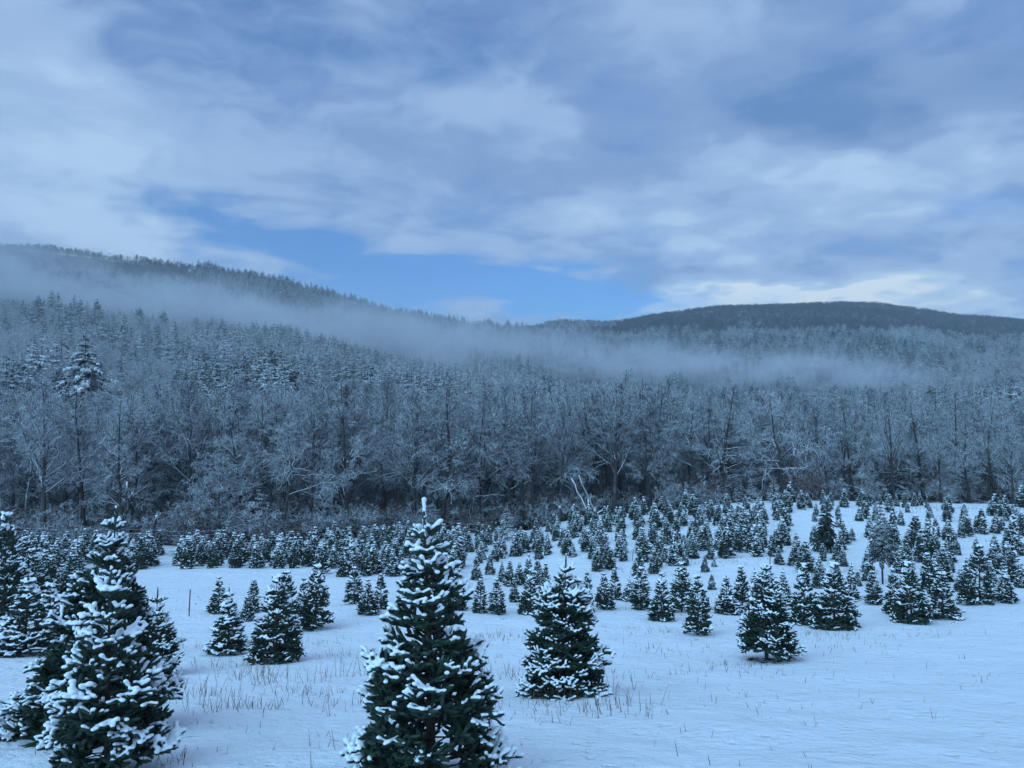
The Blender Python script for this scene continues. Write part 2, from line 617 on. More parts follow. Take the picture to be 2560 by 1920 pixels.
# ------------------------------------------------------------------ bare broadleaf trees
def bare_tree(seed, H, style, detail=1.0, thick=1.0, stem=1.0):
    rng = np.random.default_rng(seed)
    gt, g = Geo(), Geo()
    st = {'maple': dict(n1=24, a=(26, 60), up=0.06, fork=0.32, wan=0.11, l1=0.40),
          'oak': dict(n1=17, a=(45, 88), up=0.0, fork=0.22, wan=0.21, l1=0.50),
          'pole': dict(n1=26, a=(40, 78), up=0.03, fork=0.25, wan=0.09, l1=0.27),
          'vase': dict(n1=13, a=(10, 32), up=0.05, fork=0.22, wan=0.07, l1=0.72),
          'sapling': dict(n1=26, a=(35, 82), up=0.02, fork=0.08, wan=0.11, l1=0.40),
          'shrub': dict(n1=18, a=(15, 75), up=0.0, fork=0.02, wan=0.18, l1=0.9)}[style]
    r0 = H * 0.0115 * stem * (0.5 if style in ('sapling', 'shrub') else 1.0)
    lean = rng.normal(0, 0.025, 2)
    trunk_len = H * (0.97 if style != 'vase' else 0.5)
    if style == 'shrub':
        trunk_len = H * 0.3
    P0 = grow(rng, np.zeros((1, 3)), np.array([[lean[0], lean[1], 1.0]]), np.array([trunk_len]), 12, st['wan'] * 0.38, 0.12)
    P0[:, 0, 2] -= 0.5
    t0 = np.linspace(0, 1, 13)
    rad0 = (r0 * (1 - 0.90 * t0 ** 0.9))[None]
    if style == 'vase':
        rad0 = (r0 * (1 - 0.35 * t0))[None]
    tubes(gt, P0, rad0, 7)
    # level 1
    n1 = st['n1']
    t = np.sort(rng.uniform(st['fork'], 0.98, n1))
    if style == 'vase':
        t = np.sort(rng.uniform(0.55, 1.0, n1))
    i = np.zeros(n1, int)
    p, d = at_t(P0, i, t)
    x, y = perp(d)
    az = np.arange(n1) * 2.399 + rng.uniform(0, 0.8, n1)
    ang = np.radians(rng.uniform(*st['a'], n1)) * (1.15 - 0.35 * t)
    D = d * np.cos(ang)[:, None] + (x * np.cos(az)[:, None] + y * np.sin(az)[:, None]) * np.sin(ang)[:, None]
    L = H * st['l1'] * (1.15 - 0.85 * (t - t.min()) / (np.ptp(t) + 1e-6)) * rng.uniform(0.65, 1.1, n1)
    if style == 'vase':
        L = H * 0.55 * rng.uniform(0.75, 1.0, n1)
    P1 = grow(rng, p, D, L, 8, st['wan'], st['up'])
    s = np.linspace(0, 1, 9)
    r1 = np.interp(t, t0, rad0[0]) * rng.uniform(0.42, 0.65, n1)
    rad1 = r1[:, None] * (1 - 0.85 * s[None])
    tubes(gt if detail > 0.8 and style != 'shrub' else g, P1, rad1, 5)

    def level(P, L, rad, per, tlo, alo, ahi, lf, k, sides, rmin, wan, up):
        B = len(P)
        i = np.repeat(np.arange(B), per)
        t = rng.uniform(tlo, 1.0, len(i))
        p, d = at_t(P, i, t)
        x, y = perp(d)
        az = rng.uniform(0, 2 * np.pi, len(i))
        ang = np.radians(rng.uniform(alo, ahi, len(i)))
        D = d * np.cos(ang)[:, None] + (x * np.cos(az)[:, None] + y * np.sin(az)[:, None]) * np.sin(ang)[:, None]
        Ln = L[i] * lf * (1.25 - 0.8 * t) * rng.uniform(0.6, 1.25, len(i))
        Pn = grow(rng, p, D, Ln, k, wan, up)
        s = np.linspace(0, 1, k + 1)
        rp = rad[i, 0] * (1 - 0.85 * t) * 0.62
        rn = np.maximum(rp[:, None] * (1 - 0.75 * s[None]), rmin)
        tubes(g, Pn, rn, sides)
        return Pn, Ln, rn
    k2 = max(3, int(9 * detail))
    P2, L2, rad2 = level(P1, L, rad1, k2, 0.15, 28, 58, 0.46, 5, 4 if detail > 0.8 else 3, 0.012 * thick, st['wan'] * 1.2, 0.0)
    if detail > 0.25:
        P3, L3, rad3 = level(P2, L2, rad2, max(2, int(8 * detail)), 0.10, 30, 70, 0.50, 3, 3, 0.0095 * thick, 0.13, -0.02)
        if detail > 0.6:
            level(P3, L3, rad3, 3, 0.15, 30, 70, 0.60, 2, 3, 0.0075 * thick, 0.13, -0.03)
    k = H / max(V[:, 2].max() for V in gt.V + g.V)
    gt.V = [V * k for V in gt.V]
    g.V = [V * k for V in g.V]
    return gt, g


# ------------------------------------------------------------------ big conifers of the woods
def pine_tree(seed, H, nb=90, blades=9, rad=0.23, droop=-0.10, base=0.12, ragged=0.35, ang=(-5, 30), bl=1.0):
    rng = np.random.default_rng(seed)
    gt, gc = Geo(), Geo()
    tp = grow(rng, np.zeros((1, 3)), np.array([[0, 0, 1.0]]), np.array([H]), 10, 0.015, 0.1)
    tp[:, 0, 2] -= 0.6
    tubes(gt, tp, (H * 0.013 * (1 - 0.93 * np.linspace(0, 1, 11)))[None], 6)
    h = np.sort(rng.uniform(base, 0.985, nb) ** 0.9)
    h = np.round(h * 22) / 22 * 0.6 + h * 0.4
    i = np.zeros(nb, int)
    p, d = at_t(tp, i, np.clip(h, 0, 0.995))
    az = np.arange(nb) * 2.399 + rng.uniform(0, 1.2, nb)
    Rr = H * rad * np.clip((1 - h) ** 0.8 + 0.04, 0, 1) * (1 + ragged * rng.normal(0, 0.5, nb)).clip(0.45, 1.6)
    e = np.radians(ang[0] + (ang[1] - ang[0]) * h + rng.normal(0, 7, nb))
    D = np.stack([np.cos(az) * np.cos(e), np.sin(az) * np.cos(e), np.sin(e)], -1)
    P = grow(rng, p, D, Rr, 5, 0.05, np.full(nb, droop))
    tubes(gt, P, np.maximum(H * 0.0028 * (1 - h)[:, None] * (1 - 0.8 * np.linspace(0, 1, 6))[None], 0.01), 3)
    ii = np.repeat(np.arange(nb), blades)
    t = np.tile((np.arange(blades) + 0.5) / blades, nb) * 0.78 + 0.24
    t = np.clip(t + rng.normal(0, 0.03, len(t)), 0.12, 0.999)
    q, tan = at_t(P, ii, t)
    side = unit(np.cross(tan, np.array([0, 0, 1.0])))
    sg = np.where((np.arange(len(ii)) % 2) == 0, 1.0, -1.0)
    dirn = unit(tan * 0.75 + side * (sg * 0.75)[:, None] + rng.normal(0, 0.16, (len(ii), 3)) + np.array([0, 0, 0.05]))
    last = (np.arange(len(ii)) % blades) == blades - 1
    dirn[last] = tan[last]
    bll = Rr[ii] * rng.uniform(0.26, 0.42, len(ii)) * (1.25 - 0.6 * t) * bl * (9.0 / blades) ** 0.5
    upv = unit(np.cross(side, tan))
    nrm = unit(upv + rng.normal(0, 0.28, upv.shape))
    wv = unit(np.cross(dirn, nrm))
    wid = (bll * 0.26)[:, None]
    sag = np.array([0, 0, -1.0]) * (bll * 0.16)[:, None]
    a = q
    b = q + dirn * (bll * 0.5)[:, None] + wv * wid + sag * 0.4
    c = q + dirn * bll[:, None] + sag
    dd = q + dirn * (bll * 0.5)[:, None] - wv * wid + sag * 0.4
    mid = q + dirn * (bll * 0.5)[:, None] + nrm * wid * 0.35
    V = np.stack([a, b, c, dd, mid], 1).reshape(-1, 3)
    k = np.arange(len(ii)) * 5
    F = np.concatenate([np.stack([k, k + 1, k + 4], -1), np.stack([k + 1, k + 2, k + 4], -1), np.stack([k + 2, k + 3, k + 4], -1), np.stack([k + 3, k, k + 4], -1)])
    gc.add(V, F)
    # hanging under-sprays thicken the bough
    V2 = V.copy().reshape(-1, 5, 3)
    V2[:, 1:, 2] -= (bll * 0.35)[:, None] * rng.uniform(0.3, 1.0, (len(ii), 1))
    gc.add(V2.reshape(-1, 3), F)
    return gt, gc


# ------------------------------------------------------------------ Christmas trees
def _ico():
    import bmesh
    bm = bmesh.new()
    bmesh.ops.create_icosphere(bm, subdivisions=1, radius=1.0)
    v = np.array([x.co[:] for x in bm.verts])
    f = np.array([[x.index for x in p.verts] for p in bm.faces])
    bm.free()
    return v, f


ICO_V, ICO_F = _ico()


def remesh(V, F, voxel, name):
    me = mesh_from(name, V, [F])
    o = bpy.data.objects.new('tmp', me)
    COL.objects.link(o)
    md = o.modifiers.new('r', 'REMESH')
    md.mode = 'VOXEL'
    md.voxel_size = voxel
    md.use_smooth_shade = True
    sm = o.modifiers.new('s', 'SMOOTH')
    sm.factor = 0.5
    sm.iterations = 4
    dg = bpy.context.evaluated_depsgraph_get()
    res = bpy.data.meshes.new_from_object(o.evaluated_get(dg))
    bpy.data.objects.remove(o)
    bpy.data.meshes.remove(me)
    res.name = name
    return res


def fir_tree(seed, H, prof, nb, lod, snow=0.6, leader=0.10, base=0.05, snow_r=1.0, side_bias=None, bottom_snow=0.0, even=0.0):
    """prof: list of (fraction down from the top, radius in m). Returns meshes trunk, crown, snow."""
    rng = np.random.default_rng(seed)
    gt, gc = Geo(), Geo()
    near = lod == 0
    tp = grow(rng, np.zeros((1, 3)), np.array([[rng.normal(0, 0.02), rng.normal(0, 0.02), 1.0]]), np.array([H]), 14, 0.012, 0.10)
    tr = np.maximum(H * 0.023 * (1 - np.linspace(0, 1, 15) ** 0.8), 0.005)
    tb = tp.copy()
    tb[:, 0, 2] -= 0.15
    tubes(gt, tb, tr[None], 7)
    pf = np.array(prof)
    pf[:, 1] = np.maximum(pf[:, 1] - (0.030 if near else 0.045) * np.clip(pf[:, 1] / 0.15, 0, 1), 0.015)
    # boughs in loose whorls
    top = 1 - leader
    hb = np.sort(base + (top - base) * rng.uniform(0, 1, nb) ** 1.12)
    wh = max(8, int(H / 0.17))
    wc = 0.5 if near else 0.2
    hb = hb * (1 - wc) + (np.round(hb * wh) / wh) * wc
    hb = np.clip(hb, base, top)
    hb[-5:] = top - 0.005
    az = np.arange(nb) * 2.399963 + rng.normal(0, 0.30, nb)
    az[-5:] = np.arange(5) * 1.2566 + rng.uniform(0, 1) + rng.normal(0, 0.15, 5)
    Rr = np.interp(1 - hb, pf[:, 0], pf[:, 1])
    Rr = Rr * (1 + 0.30 * (vnoise(np.stack([np.cos(az) * 1.6 + seed, np.sin(az) * 1.6, hb * 7.0], -1)) - 0.5) * 2)
    Rr = np.maximum(Rr * rng.uniform(0.80, 1.08, nb), 0.05)
    if side_bias is not None:
        Rr = Rr * side_bias(az, hb)
    e = np.radians(np.interp(hb, [0, 0.25, 0.6, 0.85, 1.0], [2, 10, 24, 40, 48]) + rng.normal(0, 6, nb))
    D = np.stack([np.cos(az) * np.cos(e), np.sin(az) * np.cos(e), np.sin(e)], -1)
    Lb = Rr / np.cos(e) * 1.02
    z0 = np.clip(hb - Rr * np.tan(e) * 0.85 / H, base * 0.6, 0.995)
    z0[-5:] = top - 0.004
    p, _ = at_t(tp, np.zeros(nb, int), z0)
    hb = z0
    P1 = grow(rng, p, D, Lb, 6, 0.045, np.linspace(-0.055, -0.02, nb))
    lift = np.clip((0.45 - hb) / 0.45, 0, 1) * 0.10
    P1[:, :, 2] += (np.linspace(0, 1, 7) ** 2)[None] * (Lb * (0.10 + lift * 0.3))[:, None]
    tubes(gt, P1, np.maximum(H * 0.0042 * (1 - 0.75 * np.linspace(0, 1, 7))[None] * np.ones((nb, 1)) * (0.5 + 0.5 * (1 - hb))[:, None], 0.003), 4)
    shoots = []
    # shoots along each bough, in the plane of the bough
    sp = 0.070 if near else 0.078
    n2 = np.maximum((Lb * 0.72 / sp).astype(int), 2) * 2
    ii = np.repeat(np.arange(nb), n2)
    loc = np.concatenate([np.arange(n) for n in n2])
    t = 0.30 + 0.70 * (loc // 2 + 0.7) / (n2[ii] / 2) + rng.normal(0, 0.02, len(ii))
    t = np.clip(t, 0.22, 0.985)
    sg = np.where(loc % 2 == 0, 1.0, -1.0)
    q, tan = at_t(P1, ii, t)
    side = unit(np.cross(tan, np.array([0, 0, 1.0])))
    upv = np.cross(side, tan)
    ang = np.radians(rng.uniform(34, 62, len(ii)))
    roll = rng.normal(0.12, 0.38, len(ii))
    D2 = tan * np.cos(ang)[:, None] + (side * (sg * np.cos(roll))[:, None] + upv * np.sin(roll)[:, None]) * np.sin(ang)[:, None]
    L2 = np.minimum(0.055 + Lb[ii] * (1 - t) * 0.62, 0.34) * rng.uniform(0.75, 1.2, len(ii))
    L2 = np.maximum(L2, 0.07)
    keep = rng.uniform(0, 1, len(ii)) > 0.06
    q, D2, L2 = q[keep], D2[keep], L2[keep]
    P2 = grow(rng, q, D2, L2, 3, 0.06, 0.02)
    shoots.append((P2, L2))
    # outer part of every bough is itself a shoot
    a, b = at_t(P1, np.arange(nb), np.full(nb, 0.45))
    pts = np.stack([at_t(P1, np.arange(nb), np.full(nb, s))[0] for s in (0.45, 0.63, 0.82, 0.9999)], 1)
    shoots.append((pts, np.linalg.norm(pts[:, -1] - pts[:, 0], axis=-1)))
    # side shoots on the longer shoots
    big = np.nonzero(L2 > (0.10 if near else 0.14))[0]
    n3 = np.maximum((L2[big] / (0.055 if near else 0.075)).astype(int), 1)
    jj = np.repeat(big, n3)
    l3 = np.concatenate([np.arange(n) for n in n3]) if len(n3) else np.zeros(0, int)
    t3 = np.clip(0.30 + 0.65 * (l3 + 0.5) / np.repeat(n3, n3) + rng.normal(0, 0.05, len(jj)), 0.15, 0.95)
    q3, tan3 = at_t(P2, jj, t3)
    x3 = unit(np.cross(tan3, np.array([0, 0, 1.0])))
    y3 = np.cross(x3, tan3)
    roll = rng.normal(0.15, 0.45, len(jj))
    ang = np.radians(rng.uniform(35, 60, len(jj)))
    s3 = np.where(l3 % 2 == 0, 1.0, -1.0)
    D3 = tan3 * np.cos(ang)[:, None] + (x3 * (s3 * np.cos(roll))[:, None] + y3 * np.sin(roll)[:, None]) * np.sin(ang)[:, None]
    L3 = np.clip(L2[jj] * (1 - t3) * 0.8 + 0.05, 0.065, 0.13)
    shoots.append((grow(rng, q3, D3, L3, 3, 0.05, 0.02), L3))
    # leader
    lz = np.linspace(top, 1.0, 4)
    lp = np.stack([at_t(tp, np.zeros(1, int), np.array([min(z, 0.9999)]))[0][0] for z in lz])[None]
    shoots.append((lp, np.array([H * leader])))
    PS = np.concatenate([s[0] for s in shoots])
    LS = np.concatenate([s[1] for s in shoots])
    lead_i = len(LS) - 1
    fr = (0.0145 if near else 0.0160)
    rr = fr * np.array([0.9, 1.1, 1.05, 0.35])[None] * rng.uniform(0.85, 1.15, (len(LS), 1))
    rr[lead_i] *= 0.9
    tubes(gc, PS, rr, 5 if near else 4)
    # needles
    dens = 760 if near else 150
    nn = np.maximum((LS * dens).astype(int), 6)
    ii = np.repeat(np.arange(len(LS)), nn)
    t = rng.uniform(0.0, 1.0, len(ii))
    q, tan = at_t(PS, ii, t)
    x, y = perp(tan)
    a = rng.uniform(0, 2 * np.pi, len(ii))
    out = x * np.cos(a)[:, None] + y * np.sin(a)[:, None]
    nd = unit(tan * rng.uniform(0.35, 0.95, (len(ii), 1)) + out)
    nl = (rng.uniform(0.019, 0.028, len(ii)) if near else rng.uniform(0.024, 0.040, len(ii)))
    nl = np.where(ii == lead_i, nl * 0.8, nl)
    wv = unit(np.cross(nd, tan + rng.normal(0, 0.3, tan.shape))) * (0.0021 if near else 0.005)
    V = np.stack([q - wv, q + wv, q + nd * nl[:, None]], 1).reshape(-1, 3)
    k = np.arange(len(ii)) * 3
    gc.add(V, np.stack([k, k + 1, k + 2], -1))
    # snow lying on the upper side of exposed shoots
    st = 0.017 if near else 0.026
    ns = np.maximum((LS / st).astype(int), 2)
    ii = np.repeat(np.arange(len(LS)), ns)
    t = np.concatenate([(np.arange(n) + 0.5) / n for n in ns])
    q, tan = at_t(PS, ii, t)
    cell = 0.055 if near else 0.08
    cx = np.floor(q[:, :2] / cell).astype(int)
    cx -= cx.min(0)
    key = cx[:, 0] * 100000 + cx[:, 1]
    uq, inv = np.unique(key, return_inverse=True)
    zmax = np.full(len(uq), -1e9)
    np.maximum.at(zmax, inv, q[:, 2])
    depth = zmax[inv] - q[:, 2]
    mid = PS[:, 2]
    patch_s = vnoise(mid / (0.24 if near else 0.28) + seed * 1.7) * 0.7 + vnoise(mid / 0.10 + 50) * 0.3
    dep_s = np.zeros(len(LS))
    np.add.at(dep_s, ii, depth)
    dep_s = dep_s / ns
    Rm = np.interp(1 - mid[:, 2] / H, pf[:, 0], pf[:, 1])
    outer = np.clip(np.hypot(mid[:, 0], mid[:, 1]) / np.maximum(Rm, 0.05), 0, 1.2)
    sc_s = patch_s * 0.62 * (1 - even) + 0.31 * even + rng.uniform(0, 0.26, len(LS)) + (snow - 0.5) + (outer - 0.75) * 0.35
    sc_s = sc_s + np.clip(1 - mid[:, 2] / (0.3 * H), 0, 1) * bottom_snow
    tz = np.abs(PS[:, -1, 2] - PS[:, 0, 2]) / np.maximum(LS, 1e-4)
    sc_s = sc_s - np.clip(tz - 0.75, 0, 1) * 0.6
    score = sc_s[ii] - (dep_s[ii] * 0.6 + depth * 0.4) * (0.85 if near else 1.0)
    ok = score > 0.36
    q, s_, tt_ = q[ok], score[ok], t[ok]
    rs = (0.0128 + 0.022 * np.clip(s_ - 0.36, 0, 0.45)) * rng.uniform(0.90, 1.12, len(q)) * snow_r * (0.85 + 0.35 * tt_)
    if not near:
        rs = rs * 1.05 + 0.002
    q = q + np.array([0, 0, 1.0]) * (fr * 0.6 + rs * 0.50)[:, None] + rng.normal(0, 0.0018, q.shape)
    # frost and a cap on the leader
    nl_ = 26 if near else 9
    lq, _ = at_t(PS, np.full(nl_, lead_i), np.linspace(0.05, 1.0, nl_))
    la = rng.uniform(0, 6.28, nl_)
    lq = lq + np.stack([np.cos(la), np.sin(la), 0 * la], -1) * (0.013 if near else 0.006)
    q = np.concatenate([q, lq, lp[0, -1:] + np.array([[0, 0, 0.012], [0, 0, -0.008]])])
    rs = np.concatenate([rs, np.full(nl_, 0.0062) * rng.uniform(.7, 1.3, nl_), [0.013, 0.012]])
    sc3 = np.stack([rs * 1.18, rs * 1.18, rs * 0.72], -1)
    V = (ICO_V[None] * sc3[:, None, :] + q[:, None, :]).reshape(-1, 3)
    F = (ICO_F[None] + (np.arange(len(q)) * len(ICO_V))[:, None, None]).reshape(-1, 3)
    snow_me = remesh(V, F, 0.0075 if near else 0.016, 'snow_cover')
    tm, cm = gt.mesh('trunk'), gc.mesh('crown', False)
    tm.materials.append(M['bark'])
    cm.materials.append(M['needle'])
    snow_me.materials.append(M['snow'])
    return tm, cm, snow_me


def place_fir(meshes, H0, x, y, z, H, wid, rot, label, group=None, cat='fir tree', name='fir_tree', tilt=(0, 0)):
    e = obj(name, None, None, None, (x, y, z - 0.02))
    s = H / H0
    e.scale = (s * wid, s * wid, s)
    e.rotation_euler = (tilt[0], tilt[1], rot)
    tag(e, label, cat, group)
    obj('trunk', meshes[0], None, e)
    c = obj('crown', meshes[1], None, e)
    tag(obj('snow_cover', meshes[2], None, c), kind='stuff')
    return e


rnd = random.Random(11)
# --- the six firs that stand close enough to need their own boughs
NEAR = [
    # px, base py, top py, profile (fraction from top, radius m), boughs, seed, snow, leader, extra
    dict(px=1078, py=1948, top=1240, seed=5, nb=120, snow=0.50, leader=0.14, base=0.05, bottom=0.6, even=.25,
         prof=[(0, .02), (.10, .055), (.16, .11), (.25, .24), (.36, .35), (.43, .31), (.47, .28), (.54, .46), (.65, .56), (.75, .58), (.80, .48), (.87, .64), (.95, .76), (1, .70)],
         label='tall dark snow-laden fir with long bare leader, front and middle of the field'),
    dict(px=272, py=1925, top=1412, seed=8, nb=95, snow=0.56, leader=0.15, base=0.05, bottom=0.30,
         prof=[(0, .02), (.12, .07), (.22, .19), (.38, .28), (.5, .33), (.62, .44), (.72, .48), (.82, .46), (.92, .48), (1, .46)],
         label='short wide fir with thick puffs of snow in front of a taller dark fir'),
    dict(px=262, py=1838, top=1264, seed=21, nb=150, snow=0.48, leader=0.10, base=0.03, bottom=0.15, right=.42,
         prof=[(0, .02), (.08, .07), (.2, .18), (.3, .36), (.42, .50), (.58, .70), (.74, .88), (.86, 1.0), (.97, 1.06), (1, 1.0)],
         label='broad tall dark fir with open snowy top behind the short wide fir'),
    dict(px=385, py=1682, top=1464, seed=33, nb=85, snow=0.52, leader=0.20, base=0.06, bottom=0.0,
         prof=[(0, .02), (.17, .10), (.3, .18), (.5, .32), (.7, .44), (.88, .52), (1, .46)],
         label='spiky-topped fir with sparse snow just behind the right side of the two front left firs'),
    dict(px=1404, py=1733, top=1382, seed=44, nb=130, snow=0.53, leader=0.13, base=0.02, bottom=0.15, even=.65,
         prof=[(0, .02), (.10, .05), (.18, .20), (.3, .33), (.45, .42), (.6, .52), (.75, .60), (.9, .68), (1, .66)],
         label='full snow-flecked fir standing alone right of the tall front fir'),
    dict(px=1917, py=1652, top=1408, seed=52, nb=120, snow=0.53, leader=0.08, base=0.15, bottom=0.0, even=.6,
         prof=[(0, .02), (.06, .06), (.15, .20), (.3, .33), (.5, .45), (.7, .58), (.86, .66), (.93, .62), (1, .5)],
         label='dark fir with lifted skirt and visible trunk over a bare brown patch'),
]
for q in NEAR:
    x, y, z = on_ground(q['px'], q['py'])
    H = height_for(y, z, q['top'])
    ms = fir_tree(q['seed'], H, q['prof'], q['nb'], 0, q['snow'], q['leader'], q['base'], 1.0, (lambda az, h, r=q.get('right', 0): 1 - r * np.clip(np.cos(az) + .2, 0, 1)), q['bottom'], q.get('even', .1))
    place_fir(ms, H, x, y, z, H, 1.0, 0.0, q['label'], 'firs close to the viewer')
    print('near fir', round(x, 2), round(y, 2), 'H', round(H, 2), [len(m.polygons) for m in ms])

# --- stock of field firs, each 1.5 m high, copied about
STOCK = []
shapes = [
    [(0, .02), (.08, .06), (.2, .16), (.4, .26), (.6, .34), (.8, .42), (.93, .45), (1, .40)],
    [(0, .02), (.06, .08), (.2, .20), (.4, .30), (.6, .37), (.8, .43), (.95, .44), (1, .40)],
    [(0, .02), (.12, .05), (.25, .15), (.45, .25), (.65, .36), (.85, .47), (.95, .50), (1, .44)],
    [(0, .02), (.06, .07), (.2, .18), (.4, .27), (.6, .32), (.8, .35), (.95, .36), (1, .32)],
    [(0, .02), (.10, .08), (.22, .20), (.45, .30), (.55, .27), (.7, .38), (.9, .46), (1, .42)],
    [(0, .02), (.05, .09), (.2, .22), (.4, .32), (.6, .42), (.8, .50), (.92, .54), (1, .48)],
    [(0, .02), (.16, .07), (.3, .18), (.5, .30), (.7, .40), (.9, .48), (1, .42)],
    [(0, .02), (.08, .06), (.25, .17), (.5, .30), (.75, .40), (.95, .44), (1, .40)]]
snows = [0.52, 0.55, 0.61, 0.49, 0.55, 0.58, 0.72, 0.53]
for k in range(8):
    STOCK.append(fir_tree(100 + k * 7, 1.5, shapes[k], 105, 1, snows[k], [.08, .05, .12, .05, .10, .05, .14, .08][k], 0.04, 1.0, None, 0.0, 0.5))
print('stock', [[len(m.polygons) for m in s] for s in STOCK])

